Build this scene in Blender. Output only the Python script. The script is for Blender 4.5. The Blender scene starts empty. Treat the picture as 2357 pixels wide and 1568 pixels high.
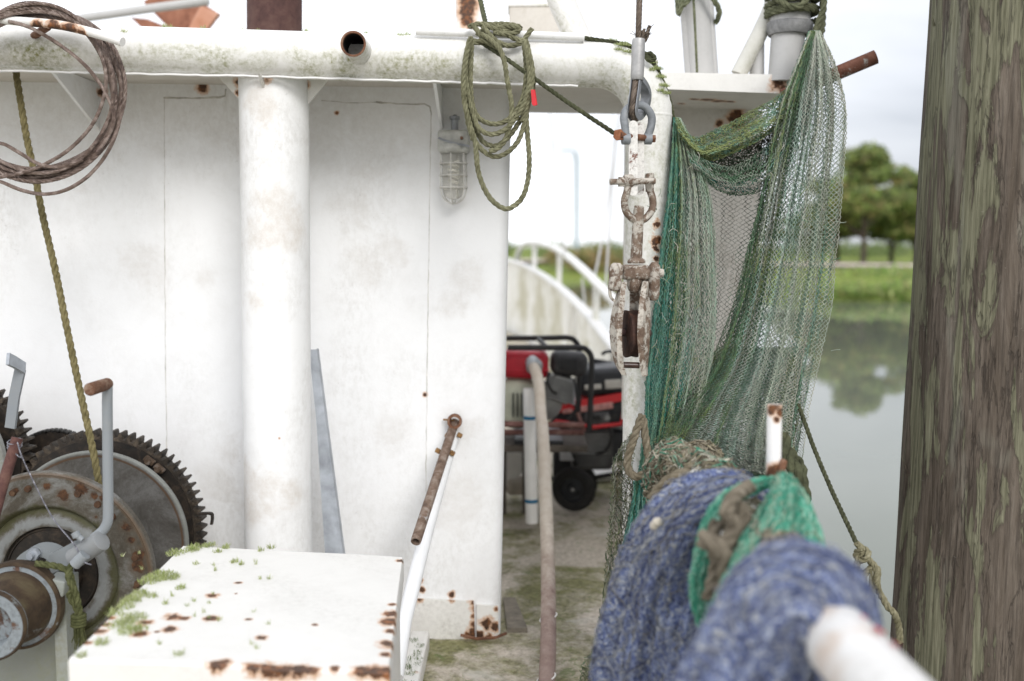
import bpy, math, random
import numpy as np
from mathutils import Vector, Matrix
R = math.radians
random.seed(7); rng = np.random.default_rng(11)
scene = bpy.context.scene
C = scene.collection

# ------------------------------------------------------------------ camera
LENS, SENS = 35.0, 36.0
CAMZ, PITCH = 1.20, R(5.434)
cam_d = bpy.data.cameras.new('camera'); cam = bpy.data.objects.new('camera', cam_d); C.objects.link(cam)
cam.location = (0, 0, CAMZ); cam.rotation_euler = (R(90) - PITCH, 0, 0)
cam_d.lens = LENS; cam_d.sensor_width = SENS; cam_d.sensor_fit = 'HORIZONTAL'
cam_d.clip_start = 0.02; cam_d.clip_end = 3000
cam_d.dof.use_dof = True; cam_d.dof.focus_distance = 2.42; cam_d.dof.aperture_fstop = 1.8
scene.camera = cam

# ------------------------------------------------------------------ light
SUN_EL, SUN_AZ = R(33), R(160)        # azimuth clockwise from +Y (north)
scene.view_settings.view_transform = 'Standard'; scene.view_settings.look = 'None'
scene.view_settings.gamma = 1.0; scene.view_settings.use_curve_mapping = False
scene.view_settings.exposure = 0.68
world = bpy.data.worlds.new('World'); scene.world = world; world.use_nodes = True
wn = world.node_tree; wl = wn.links
bg = wn.nodes['Background']; bg.inputs['Strength'].default_value = 0.12
sky = wn.nodes.new('ShaderNodeTexSky'); sky.sky_type = 'NISHITA'; sky.sun_disc = False
sky.sun_elevation = SUN_EL; sky.sun_rotation = SUN_AZ; sky.air_density = 1.0; sky.dust_density = 2.5
tc = wn.nodes.new('ShaderNodeTexCoord')
mp = wn.nodes.new('ShaderNodeMapping'); mp.inputs['Scale'].default_value = (1.0, 1.0, 2.6)
mp.inputs['Location'].default_value = (0.35, 0.2, 0.1)
wl.new(tc.outputs['Generated'], mp.inputs['Vector'])
n1 = wn.nodes.new('ShaderNodeTexNoise'); n1.inputs['Scale'].default_value = 1.7; n1.inputs['Detail'].default_value = 7
n1.inputs['Roughness'].default_value = 0.55; n1.inputs['Distortion'].default_value = 0.4
wl.new(mp.outputs[0], n1.inputs['Vector'])
# heavier grey cloud bank off to the right of the boat, thin bright cover elsewhere
sx = wn.nodes.new('ShaderNodeSeparateXYZ'); wl.new(tc.outputs['Generated'], sx.inputs[0])
mr = wn.nodes.new('ShaderNodeMapRange'); mr.inputs['From Min'].default_value = 0.02; mr.inputs['From Max'].default_value = 0.42
wl.new(sx.outputs['X'], mr.inputs['Value'])
ad = wn.nodes.new('ShaderNodeMath'); ad.operation = 'MULTIPLY_ADD'; ad.inputs[1].default_value = 0.52
wl.new(mr.outputs[0], ad.inputs[0]); wl.new(n1.outputs['Fac'], ad.inputs[2])
cr = wn.nodes.new('ShaderNodeValToRGB'); wl.new(ad.outputs[0], cr.inputs['Fac'])
e = cr.color_ramp.elements
e[0].position = 0.42; e[0].color = (8.8, 8.95, 9.3, 1)
e[1].position = 0.98; e[1].color = (3.7, 3.85, 4.2, 1)
e2 = e.new(0.66); e2.color = (6.2, 6.3, 6.6, 1)
mx = wn.nodes.new('ShaderNodeMix'); mx.data_type = 'RGBA'; mx.inputs['Factor'].default_value = 0.9
wl.new(sky.outputs[0], mx.inputs[6]); wl.new(cr.outputs[0], mx.inputs[7])
wl.new(mx.outputs[2], bg.inputs['Color'])
sd = bpy.data.lights.new('sun', 'SUN'); sd.energy = 1.25; sd.angle = R(24); sd.color = (1.0, 0.985, 0.965)
sun = bpy.data.objects.new('sun', sd); C.objects.link(sun)
sun.rotation_euler = (R(90) - SUN_EL, 0, -SUN_AZ + math.pi)
sun.location = (2, -4, 8)

# ------------------------------------------------------------------ survey: sight line (sx, sy) of the 2357 px wide plan at distance Y
FD = 2357 * LENS / SENS
def W(sx_, sy_, Y):
    u = (sx_ - 1178.5) / FD; v = (784.0 - sy_) / FD
    dy = math.cos(PITCH) + v * math.sin(PITCH); dz = -math.sin(PITCH) + v * math.cos(PITCH)
    t = Y / dy
    return Vector((u * t, Y, CAMZ + dz * t))
def L(n, Y): return n * Y / FD * 1.005

# ------------------------------------------------------------------ mesh builder
def catmull(pts, n=8, closed=False):
    P = [Vector(p) for p in pts]; out = []; m = len(P)
    if m < 3 and not closed: 
        return [P[0].lerp(P[-1], i / n) for i in range(n + 1)]
    rngs = range(m) if closed else range(m - 1)
    for i in rngs:
        if closed: a, b, c, d = P[i-1], P[i], P[(i+1) % m], P[(i+2) % m]
        else: a, b, c, d = P[max(i-1, 0)], P[i], P[i+1], P[min(i+2, m-1)]
        for k in range(n):
            t = k / n
            out.append(0.5*((2*b) + (c-a)*t + (2*a-5*b+4*c-d)*t*t + (3*b-a-3*c+d)*t*t*t))
    if not closed: out.append(P[-1].copy())
    return out
def resample(P, step):
    P = [Vector(p) for p in P]; d = [0]
    for a, b in zip(P, P[1:]): d.append(d[-1] + (b-a).length)
    n = max(2, int(d[-1] / step)); arr = np.array([p[:] for p in P]); D = np.array(d)
    s = np.linspace(0, d[-1], n + 1)
    return [Vector((np.interp(t, D, arr[:, 0]), np.interp(t, D, arr[:, 1]), np.interp(t, D, arr[:, 2]))) for t in s]
def frames(P, closed=False):
    n = len(P); T = []
    for i in range(n):
        if closed: t = P[(i+1) % n] - P[i-1]
        else: t = P[min(i+1, n-1)] - P[max(i-1, 0)]
        T.append(t.normalized() if t.length > 1e-9 else Vector((0, 0, 1)))
    ref = Vector((0, 0, 1)) if abs(T[0].z) < 0.9 else Vector((0, -1, 0))
    N = [(ref - T[0]*ref.dot(T[0])).normalized()]
    for i in range(1, n):
        v = N[-1] - T[i]*N[-1].dot(T[i])
        N.append(v.normalized() if v.length > 1e-6 else N[-1])
    return T, N, [t.cross(q) for t, q in zip(T, N)]

class MB:
    def __init__(s): s.v = []; s.f = []; s.c = []; s.col = None
    def add(s, v, f):
        o = len(s.v); s.v += [tuple(p) for p in v]; s.f += [tuple(i + o for i in q) for q in f]
        if s.col: s.c += [s.col] * len(v)
        return s
    def tube(s, P, r, k=12, caps=True, closed=False, flat=1.0, twist=None):
        P = [Vector(p) for p in P]; n = len(P); T, N, B = frames(P, closed)
        rr = r if hasattr(r, '__len__') else [r]*n
        v = []; f = []
        for i in range(n):
            for j in range(k):
                a = 2*math.pi*j/k
                v.append(P[i] + N[i]*(rr[i]*math.cos(a)) + B[i]*(rr[i]*flat*math.sin(a)))
        for i in range(n if closed else n-1):
            i2 = (i+1) % n
            for j in range(k):
                f.append((i*k+j, i*k+(j+1) % k, i2*k+(j+1) % k, i2*k+j))
        if caps and not closed:
            f.append(tuple(range(k-1, -1, -1))); f.append(tuple((n-1)*k+j for j in range(k)))
        return s.add(v, f)
    def ribbon(s, P, w, t, side, closed=False):
        """flat bar swept along P: width w along vector side, thickness t"""
        P = [Vector(p) for p in P]; n = len(P); T, _, _ = frames(P, closed); v = []; f = []
        side = Vector(side).normalized()
        for i in range(n):
            sd_ = (side - T[i]*side.dot(T[i])).normalized(); nn = T[i].cross(sd_)
            for a, b in ((-1, -1), (1, -1), (1, 1), (-1, 1)): v.append(P[i] + sd_*(w/2*a) + nn*(t/2*b))
        for i in range(n if closed else n-1):
            i2 = (i+1) % n
            for j in range(4): f.append((i*4+j, i*4+(j+1) % 4, i2*4+(j+1) % 4, i2*4+j))
        if not closed: f.append((3, 2, 1, 0)); f.append(tuple((n-1)*4+j for j in range(4)))
        return s.add(v, f)
    def rope(s, P, r, pitch=None, strands=3, k=6, step=None):
        pitch = pitch or r*7.5; step = step or pitch/9
        P = resample(P, step); T, N, B = frames(P); n = len(P); d = 0
        ph = [0.0]
        for a, b in zip(P, P[1:]): d += (b-a).length; ph.append(2*math.pi*d/pitch)
        if strands <= 3: ro, rs = r*0.5, r*0.56
        else: ro, rs = r*0.68, r*0.40
        for q in range(strands):
            o = 2*math.pi*q/strands
            s.tube([P[i] + N[i]*(ro*math.cos(ph[i]+o)) + B[i]*(ro*math.sin(ph[i]+o)) for i in range(n)], rs, k)
        if strands > 3: s.tube(P, r*0.62, 6)
        return s
    def hexa(s, c):
        """8 corners: bottom 4 (ccw) then top 4"""
        return s.add(c, [(3,2,1,0),(4,5,6,7),(0,1,5,4),(1,2,6,5),(2,3,7,6),(3,0,4,7)])
    def box(s, c, size, rot=None, bev=0.0):
        M = rot if rot is not None else Matrix.Identity(3); c = Vector(c); x, y, z = [q/2 for q in size]
        if bev <= 0:
            return s.hexa([c + M @ Vector(p) for p in ((-x,-y,-z),(x,-y,-z),(x,y,-z),(-x,y,-z),(-x,-y,z),(x,-y,z),(x,y,z),(-x,y,z))])
        b = min(bev, x*.98, y*.98, z*.98); ks = 4; ring = []
        zs = [(-z + b*(1-math.cos(a)), b*(1-math.sin(a))) for a in [math.pi/2*i/ks for i in range(ks+1)]]
        zs = zs + [(-q[0], q[1]) for q in reversed(zs)]
        v = []; m = 0
        for zz, ins in zs:
            row = []
            for (sx_, sy_, a0) in ((1,1,0),(-1,1,90),(-1,-1,180),(1,-1,270)):
                for i in range(ks+1):
                    a = R(a0 + 90*i/ks)
                    row.append((sx_*(x-b) + (b-ins)*math.cos(a), sy_*(y-b) + (b-ins)*math.sin(a), zz))
            m = len(row); v += row
        f = []
        for i in range(len(zs)-1):
            for j in range(m): f.append((i*m+j, i*m+(j+1) % m, (i+1)*m+(j+1) % m, (i+1)*m+j))
        f.append(tuple(range(m-1, -1, -1))); f.append(tuple((len(zs)-1)*m+j for j in range(m)))
        return s.add([c + M @ Vector(p) for p in v], f)
    def lathe(s, prof, o, axis, k=48, jit=0.0):
        """prof: list of (distance along axis, radius)"""
        o = Vector(o); ax = Vector(axis).normalized()
        ref = Vector((0, 0, 1)) if abs(ax.z) < 0.9 else Vector((1, 0, 0))
        n1_ = ax.cross(ref).normalized(); n2_ = ax.cross(n1_); v = []; f = []
        for d, r in prof:
            for j in range(k):
                a = 2*math.pi*j/k; v.append(o + ax*d + (n1_*math.cos(a) + n2_*math.sin(a))*max(r, 1e-5))
        for i in range(len(prof)-1):
            for j in range(k): f.append((i*k+j, (i+1)*k+j, (i+1)*k+(j+1) % k, i*k+(j+1) % k))
        return s.add(v, f)
    def prism(s, poly, ext):
        """closed polygon (list of 3D points) pushed along ext"""
        p = [Vector(q) for q in poly]; e_ = Vector(ext); n = len(p)
        return s.add(p + [q + e_ for q in p], [tuple(range(n-1, -1, -1)), tuple(range(n, 2*n))] +
                     [(i, (i+1) % n, n+(i+1) % n, n+i) for i in range(n)])
    def hexnut(s, c, axis, r, h):
        return s.lathe([(0, 0), (0, r), (h, r), (h, 0)], c, axis, 6)

OFF = {}
def link(name, v, f, m, parent=None, loc=None, smooth=True, sharp=38):
    off = np.array(OFF[parent.name] if parent else (loc if loc is not None else (0, 0, 0)), dtype=float)
    me = bpy.data.meshes.new(name)
    V = np.asarray(v, dtype=float) - off
    me.from_pydata(V.tolist(), [], f)
    me.materials.append(m)
    if smooth:
        me.polygons.foreach_set('use_smooth', [True]*len(me.polygons))
        try: me.set_sharp_from_angle(angle=R(sharp))
        except Exception: pass
    o = bpy.data.objects.new(name, me); C.objects.link(o)
    if parent: o.parent = parent
    else: o.location = tuple(off)
    OFF[o.name] = tuple(off)
    return o
def tag(o, label=None, cat=None, group=None, kind=None):
    if label: o['label'] = label
    if cat: o['category'] = cat
    if group: o['group'] = group
    if kind: o['kind'] = kind
    return o
def thing(name, label, cat, loc, group=None):
    o = bpy.data.objects.new(name, None); C.objects.link(o); o.location = tuple(loc); o.empty_display_size = 0.05
    OFF[o.name] = tuple(loc)
    return tag(o, label, cat, group)
def part(name, mb, m, parent, label=None, smooth=True, sharp=38):
    o = link(name, mb.v, mb.f, m, parent, smooth=smooth, sharp=sharp)
    if mb.c: setcol(o, mb.c)
    if label: o['label'] = label
    return o
def solo(name, mb, m, label, cat, loc, group=None, kind=None, smooth=True):
    o = link(name, mb.v, mb.f, m, None, loc, smooth)
    if mb.c: setcol(o, mb.c)
    return tag(o, label, cat, group, kind)
def struct(name, mb, m, loc=(0, 0, 0), label=None, smooth=True):
    o = link(name, mb.v, mb.f, m, None, loc, smooth); o['kind'] = 'structure'
    if label: o['label'] = label
    return o
def setcol(o, cols):
    a = o.data.color_attributes.new('tint', 'FLOAT_COLOR', 'POINT')
    arr = np.ones((len(cols), 4), dtype=np.float32); arr[:, :3] = np.array(cols, dtype=np.float32)[:, :3]
    a.data.foreach_set('color', arr.ravel())

# ------------------------------------------------------------------ materials
class NT:
    def __init__(s, name):
        s.m = bpy.data.materials.new(name); s.m.use_nodes = True; s.t = s.m.node_tree; s.l = s.t.links
        s.b = s.t.nodes['Principled BSDF']; s.tc = s.t.nodes.new('ShaderNodeTexCoord').outputs['Object']
    def n(s, ty): return s.t.nodes.new(ty)
    def put(s, inp, x):
        if hasattr(x, 'is_output'): s.l.new(x, inp)
        elif hasattr(x, '__len__') and len(x) == 3 and inp.type == 'RGBA': inp.default_value = (*x, 1)
        else: inp.default_value = x
    def mapv(s, scale=(1, 1, 1), loc=(0, 0, 0), rot=(0, 0, 0)):
        q = s.n('ShaderNodeMapping'); q.inputs['Scale'].default_value = scale; q.inputs['Location'].default_value = loc
        q.inputs['Rotation'].default_value = rot
        s.l.new(s.tc, q.inputs[0]); return q.outputs[0]
    def noise(s, sc, det=5, ro=0.6, dist=0.0, vec=None):
        q = s.n('ShaderNodeTexNoise'); q.inputs['Scale'].default_value = sc; q.inputs['Detail'].default_value = det
        q.inputs['Roughness'].default_value = ro; q.inputs['Distortion'].default_value = dist
        s.l.new(vec if vec is not None else s.tc, q.inputs['Vector']); return q.outputs['Fac']
    def vor(s, sc, vec=None, feat='F1'):
        q = s.n('ShaderNodeTexVoronoi'); q.feature = feat; q.inputs['Scale'].default_value = sc
        s.l.new(vec if vec is not None else s.tc, q.inputs['Vector']); return q.outputs['Distance']
    def ramp(s, x, stops, interp='LINEAR'):
        q = s.n('ShaderNodeValToRGB'); q.color_ramp.interpolation = interp; el = q.color_ramp.elements
        while len(el) < len(stops): el.new(0.5)
        for k, (p, c) in enumerate(stops):
            el[k].position = p; el[k].color = (c, c, c, 1) if not hasattr(c, '__len__') else (*c, 1)
        s.l.new(x, q.inputs[0]); return q.outputs[0]
    def math(s, op, a, b=0.0, c=None, clamp=False):
        q = s.n('ShaderNodeMath'); q.operation = op; q.use_clamp = clamp; s.put(q.inputs[0], a); s.put(q.inputs[1], b)
        if c is not None: s.put(q.inputs[2], c)
        return q.outputs[0]
    def mix(s, fac, a, b, bt='MIX'):
        q = s.n('ShaderNodeMix'); q.data_type = 'RGBA'; q.blend_type = bt; q.clamp_factor = True
        s.put(q.inputs[0], fac); s.put(q.inputs[6], a); s.put(q.inputs[7], b); return q.outputs[2]
    def bump(s, h, st=0.3, d=0.002):
        q = s.n('ShaderNodeBump'); q.inputs['Strength'].default_value = st; q.inputs['Distance'].default_value = d
        s.l.new(h, q.inputs['Height']); s.l.new(q.outputs[0], s.b.inputs['Normal']); return q
    def spots(s, pts, off, wob=0.5, wsc=40):
        """mask 1 inside hand-placed irregular spots; pts = [(world point, radius)]"""
        best = None; nz = s.noise(wsc, 5, 0.7, 0.4)
        for p, r in pts:
            q = s.n('ShaderNodeVectorMath'); q.operation = 'DISTANCE'; s.l.new(s.tc, q.inputs[0])
            q.inputs[1].default_value = (p[0]-off[0], p[1]-off[1], p[2]-off[2])
            d = s.math('DIVIDE', q.outputs['Value'], r)
            best = d if best is None else s.math('MINIMUM', best, d)
        d = s.math('ADD', best, s.math('MULTIPLY', s.math('SUBTRACT', nz, 0.5), wob*4))
        return s.math('MULTIPLY', d, 0.5)
    def done(s, col, rough=0.6, metal=0.0, spec=0.4):
        s.put(s.b.inputs['Base Color'], col); s.put(s.b.inputs['Roughness'], rough); s.put(s.b.inputs['Metallic'], metal)
        s.b.inputs['Specular IOR Level'].default_value = spec
        return s.m

RUST = [(0.0, (0.42, 0.17, 0.055)), (0.4, (0.22, 0.085, 0.035)), (1.0, (0.045, 0.022, 0.016))]
def painted(name, base, grime=0.35, gcol=(0.33, 0.31, 0.27), speck=0.5, rust=0.0, rsc=7, algae=0.0, asc=4.0, rough=0.55, spots=None, off=(0,0,0), bumps=0.25, acol=(0.20, 0.21, 0.07), wob=0.5, stretch=1.0, stains=None, scol=(.50, .42, .33), samt=.5):
    q = NT(name)
    v = q.mapv((1, 1, stretch)) if stretch != 1 else None
    big = q.ramp(q.noise(2.6, 6, 0.65, 0.6, v), [(0.45, 0.0), (0.72, 1.0)])
    fine = q.ramp(q.noise(75, 5, 0.75, 0.0, v), [(0.42, 0.0), (0.68, 1.0)])
    mid = q.noise(11, 6, 0.7, 0.3)
    g = q.math('MULTIPLY', q.math('MULTIPLY', big, fine), grime*1.6, clamp=True)
    g = q.math('ADD', g, q.math('MULTIPLY', q.ramp(mid, [(0.45, 0.0), (0.8, 1.0)]), grime*0.5), clamp=True)
    col = q.mix(g, base, gcol)
    dk = q.ramp(q.noise(140, 2, 0.5), [(0.70, 0.0), (0.76, 1.0)])
    col = q.mix(q.math('MULTIPLY', q.math('MULTIPLY', dk, big), speck), col, (0.10, 0.09, 0.07))
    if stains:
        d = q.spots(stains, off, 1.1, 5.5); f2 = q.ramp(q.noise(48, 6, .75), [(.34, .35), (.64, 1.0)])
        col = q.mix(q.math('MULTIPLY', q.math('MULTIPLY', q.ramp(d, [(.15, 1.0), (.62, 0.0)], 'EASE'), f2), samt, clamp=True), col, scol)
    if algae > 0:
        geo = q.n('ShaderNodeNewGeometry'); sp = q.n('ShaderNodeSeparateXYZ'); q.l.new(geo.outputs['Normal'], sp.inputs[0])
        a1 = q.ramp(q.noise(asc, 7, 0.72, 0.8), [(0.40, 0.0), (0.70, 1.0)])
        a2 = q.ramp(q.noise(90, 4, 0.7), [(0.38, 0.15), (0.66, 1.0)])
        low = q.ramp(q.math('ADD', sp.outputs['Z'], q.math('MULTIPLY', mid, 0.5)), [(-0.25+0.3, 1.0), (0.55, 0.12), (0.8, 0.0)])
        col = q.mix(q.math('MULTIPLY', q.math('MULTIPLY', a1, a2), q.math('MULTIPLY', low, algae), clamp=True), col, acol)
    rough_o = rough
    hb = mid
    if rust > 0:
        nr = q.noise(rsc, 8, 0.72, 0.2); t = 0.5 + 0.26*(1-rust)
        halo = q.ramp(nr, [(t-0.035, 0.0), (t+0.005, 0.85)]); core = q.ramp(nr, [(t, 0.0), (t+0.03, 1.0)])
        rc = q.ramp(q.noise(45, 5, 0.7), RUST)
        col = q.mix(q.math('MULTIPLY', halo, 0.55), col, (0.50, 0.24, 0.09)); col = q.mix(core, col, rc)
        rough_o = q.mix(core, (rough,)*3, (0.9, 0.9, 0.9))
    if spots:
        d = q.spots(spots, off, wob)
        halo = q.ramp(d, [(0.5, 1.0), (0.775, 0.0)]); core = q.ramp(d, [(0.375, 1.0), (0.51, 0.0)])
        rc = q.ramp(q.noise(60, 5, 0.7), [(0.3, (0.30, 0.11, 0.035)), (0.5, (0.09, 0.04, 0.02)), (0.7, (0.03, 0.017, 0.012))])
        col = q.mix(q.math('MULTIPLY', halo, 0.7), col, (0.55, 0.26, 0.09)); col = q.mix(core, col, rc)
    q.bump(q.math('ADD', q.noise(160, 3, 0.6), q.math('MULTIPLY', mid, 2.0)), bumps, 0.0015)
    return q.done(col, rough_o)
def rusty(name, dark=(0.06, 0.03, 0.02), mid=(0.17, 0.075, 0.04), hi=(0.30, 0.20, 0.14), sc=30, paint=None, pamt=0.5, rough=0.85, metal=0.0, psc=14):
    q = NT(name)
    a = q.noise(sc, 7, 0.72, 0.3)
    col = q.ramp(a, [(0.30, dark), (0.50, mid), (0.72, hi)])
    h = a
    if paint:
        t = 0.68 - 0.26*pamt; pm = q.ramp(q.noise(psc, 8, 0.74, 0.4), [(t-.03, 0.0), (t+.03, 1.0)])
        fine = q.mix(q.math('MULTIPLY', q.ramp(q.noise(120, 4, 0.7), [(0.45, 0), (0.7, 1)]), 0.6), paint, tuple(c*0.45 for c in paint))
        col = q.mix(pm, col, fine); h = q.math('ADD', a, q.math('MULTIPLY', pm, 0.8))
    q.bump(h, 0.55, 0.002)
    return q.done(col, rough, metal)
def worn_plate(name, az, rings, spots=None, off=(0, 0, 0), lo=(.038, .030, .021), mid=(.095, .084, .066), hi=(.20, .20, .19), bias=0.0):
    """bare worn steel of a round plate whose axis lies along Y at height az; rings = [(radius, half width, colour, amount)]"""
    q = NT(name); a = q.noise(5.5, 8, .72, .7); f_ = q.noise(95, 5, .75)
    v_ = q.math('ADD', q.math('MULTIPLY', a, .78), q.math('MULTIPLY', f_, .22))
    col = q.ramp(v_, [(.36-bias, lo), (.49-bias, mid), (.60-bias, hi), (.72-bias, tuple(c*1.3 for c in hi))])
    sp = q.n('ShaderNodeSeparateXYZ'); q.l.new(q.tc, sp.inputs[0])
    rr = q.math('SQRT', q.math('ADD', q.math('MULTIPLY', sp.outputs[0], sp.outputs[0]), q.math('POWER', q.math('SUBTRACT', sp.outputs[2], az), 2.0)))
    wob = q.math('MULTIPLY', q.math('SUBTRACT', q.noise(16, 6, .7, .5), .5), .05)
    for r0, hw, c_, amt in rings:
        d = q.math('ABSOLUTE', q.math('SUBTRACT', q.math('ADD', rr, wob if hw > .006 else q.math('MULTIPLY', wob, .1)), r0))
        col = q.mix(q.math('MULTIPLY', q.ramp(q.math('DIVIDE', d, hw*2), [(.25, 1.0), (.62, 0.0)]), amt), col, c_)
    if spots:
        d = q.spots(spots, off, .6, 55); rc = q.ramp(q.noise(70, 5, .7), [(.35, (.12, .055, .025)), (.55, (.055, .028, .016)), (.7, (.02, .013, .010))])
        col = q.mix(q.math('MULTIPLY', q.ramp(d, [(.4, 1.0), (.9, 0.0)]), .6), col, (.10, .07, .045)); col = q.mix(q.ramp(d, [(.33, 1.0), (.5, 0.0)]), col, rc)
    q.bump(q.math('ADD', f_, a), .5, .0015)
    return q.done(col, .62, .15)
def plain(name, base, var=0.25, sc=20, rough=0.6, metal=0.0, bumps=0.2, spec=0.4, dist=0.0015):
    q = NT(name); a = q.noise(sc, 6, 0.65, 0.2)
    col = q.mix(q.ramp(a, [(0.3, 0.0), (0.7, 1.0)]), tuple(c*(1-var) for c in base), tuple(min(1, c*(1+var)) for c in base))
    q.bump(q.noise(sc*4, 4, 0.6), bumps, dist)
    return q.done(col, rough, metal, spec)
def tinted(name, rough=0.85, nsc=60, dk=0.45, fuzz=None, famt=0.5, fsc=9, thin=0.0):
    """fibre material: colour comes from the 'tint' attribute of each yarn, soiled by noise"""
    q = NT(name); at = q.n('ShaderNodeAttribute'); at.attribute_name = 'tint'; c = at.outputs['Color']
    m = q.ramp(q.noise(nsc, 4, 0.7), [(0.3, 1.0), (0.65, 0.0)])
    col = q.mix(q.math('MULTIPLY', m, dk), c, (0.06, 0.055, 0.03))
    if fuzz: col = q.mix(q.math('MULTIPLY', q.ramp(q.noise(fsc, 6, 0.7, 0.5), [(0.48, 0.0), (0.66, 1.0)]), famt), col, fuzz)
    q.done(col, rough, 0, 0.25)
    if thin > 0:
        tr = q.n('ShaderNodeBsdfTranslucent'); q.l.new(q.mix(0.35, col, (.8, .85, .6)) if thin > .35 else col, tr.inputs['Color'])
        ms = q.n('ShaderNodeMixShader'); ms.inputs[0].default_value = thin; q.l.new(q.b.outputs[0], ms.inputs[1]); q.l.new(tr.outputs[0], ms.inputs[2])
        q.l.new(ms.outputs[0], q.t.nodes['Material Output'].inputs['Surface'])
    return q.m
def fibre(name, c1, c2, c3=None, sc=35, rough=0.9):
    q = NT(name); a = q.noise(sc, 6, 0.7, 0.3)
    st = [(0.3, c1), (0.62, c2)] + ([(0.78, c3)] if c3 else [])
    col = q.ramp(a, st); q.bump(q.noise(sc*9, 3, 0.6), 0.4, 0.001)
    return q.done(col, rough, 0, 0.2)
# ================================================================== materials shared by the boat
WHITE = (0.82, 0.815, 0.80)
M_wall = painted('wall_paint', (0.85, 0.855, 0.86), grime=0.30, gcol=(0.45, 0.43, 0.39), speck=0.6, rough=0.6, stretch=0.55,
    stains=[(W(x, y, 2.95), r) for x, y, r in ((60, 230, .20), (180, 260, .22), (330, 250, .16), (440, 240, .15), (520, 300, .12), (760, 250, .20), (850, 290, .22), (940, 260, .15), (740, 330, .14), (1060, 240, .13), (1130, 260, .10), (330, 600, .07), (345, 640, .05), (470, 640, .05), (850, 620, .06), (900, 580, .05), (1070, 640, .06), (1040, 700, .05), (520, 1120, .09), (535, 1050, .06), (1050, 980, .06), (910, 1000, .07), (1060, 1150, .09), (470, 1190, .06))], scol=(.50, .455, .40), samt=.30,  # upper spots: mildew, with the overhang's shading put into the same tan
    spots=[(W(978, 909, 2.95), .007), (W(968, 1336, 2.95), .008), (W(972, 1358, 2.95), .009), (W(640, 1012, 2.9), .003), (W(952, 1352, 2.95), .006),
           (W(466, 203, 2.95), .016), (W(236, 212, 2.95), .013), (W(690, 262, 2.95), .004), (W(1040, 1368, 2.95), .010), (W(775, 260, 2.95), .006)], off=(-1.2, 3.2, 0), wob=0.5, bumps=0.3)
M_white = painted('white_paint', WHITE, grime=0.28, algae=0.0, rust=0.0, rough=0.5)
M_gantry = painted('weathered_white_paint', (0.82, 0.81, 0.78), grime=0.30, algae=1.5, acol=(.235, .235, .085), asc=4.2, rough=0.5, speck=0.8, bumps=0.35,
    spots=[(W(1514, 515, 2.54), .009), (W(1512, 553, 2.54), .011), (W(1513, 575, 2.54), .008), (W(1510, 596, 2.54), .008), (W(1410, 130, 2.55), .005), (W(1528, 497, 2.54), .005), (W(1519, 440, 2.54), .003)], off=W(1480, 1586, 2.6), wob=1.1)
M_rustwhite = painted('rust_bitten_white_paint', (0.78, 0.765, 0.73), grime=0.3, rust=0.42, rsc=6, rough=0.55)
M_weld = plain('weld_grime', (0.48, 0.455, 0.41), 0.45, 35, 0.8)
M_rust = rusty('bare_rust')
M_rustmast = rusty('rust_brown_pipe', (0.045, 0.022, 0.02), (0.085, 0.042, 0.036), (0.12, 0.07, 0.055), 25)
M_galv = plain('galvanised_steel', (0.36, 0.385, 0.42), 0.32, 14, 0.55, 0.25, 0.25)
M_galvdark = plain('dull_zinc', (0.27, 0.28, 0.295), 0.3, 40, 0.5, 0.4, 0.3)
M_black = plain('black_metal', (0.022, 0.021, 0.02), 0.4, 20, 0.55, 0, 0.2)
M_dark = plain('dark_hollow', (0.008, 0.007, 0.007), 0.3, 20, 0.9)
M_winch = painted('winch_paint', (0.25, 0.26, 0.255), grime=1.0, gcol=(0.13, 0.115, 0.085), rust=0.36, rsc=9, algae=0.8, asc=6, rough=0.6, acol=(0.13, 0.12, 0.03), bumps=0.4)
M_winchlight = painted('pale_winch_paint', (0.23, 0.25, 0.26), grime=0.4, gcol=(0.26, 0.25, 0.22), rust=0.22, rsc=12, rough=0.55)
M_grease = rusty('greased_gear_steel', (0.007, 0.006, 0.005), (0.016, 0.012, 0.009), (0.06, 0.042, 0.028), 28, rough=0.55)
M_chainpaint = rusty('flaking_white_on_rust', (0.075, 0.045, 0.030), (0.17, 0.118, 0.085), (0.29, 0.235, 0.185), 45, paint=(0.50, 0.46, 0.40), pamt=0.70, psc=34)
M_linkwhite = rusty('chipped_white_on_rust', (0.06, 0.02, 0.015), (0.17, 0.06, 0.035), (0.25, 0.12, 0.07), 45, paint=(0.76, 0.74, 0.70), pamt=1.12, psc=16)

# ================================================================== deckhouse
def corner_z(sx_, sy_, Y): return W(sx_, sy_, Y)
th = thing('deckhouse', 'white weathered steel deckhouse wall with welded seams and a flat roof overhang', 'deckhouse', (-1.2, 3.2, 0))
YW = 2.95
TL, TR, BR_, BL = W(-260, 172, YW), W(1176, 196, YW), W(1150, 1478, YW), W(-260, 1440, YW)
TL.x = BL.x = min(TL.x, BL.x)
b = MB(); nx, nz = 60, 40
# front plate, gently buckled between its frames, then a rolled corner and the return wall
cols = []
for i in range(nx+1):
    u = i/nx; col_ = []
    for j in range(nz+1):
        v = j/nz; p = BL.lerp(BR_, u).lerp(TL.lerp(TR, u), v)
        p.y += 0.004*math.sin(p.x*5.1+1.2)*math.sin(p.z*3.7+.6) + 0.0022*math.sin(p.x*13+p.z*4)
        col_.append(p)
    cols.append(col_)
rad = 0.035
for k in range(1, 7):
    a = R(90*k/6); col_ = []
    for j in range(nz+1):
        p = cols[nx][j].copy(); p.x += rad*math.sin(a) - 0.0; p.y += rad*(1-math.cos(a)); col_.append(p)
    cols.append(col_)
last = cols[-1]
for d in (0.6, 1.4, 3.2): cols.append([Vector((p.x - 0.12*d, YW+d, p.z)) for p in last])
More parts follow.
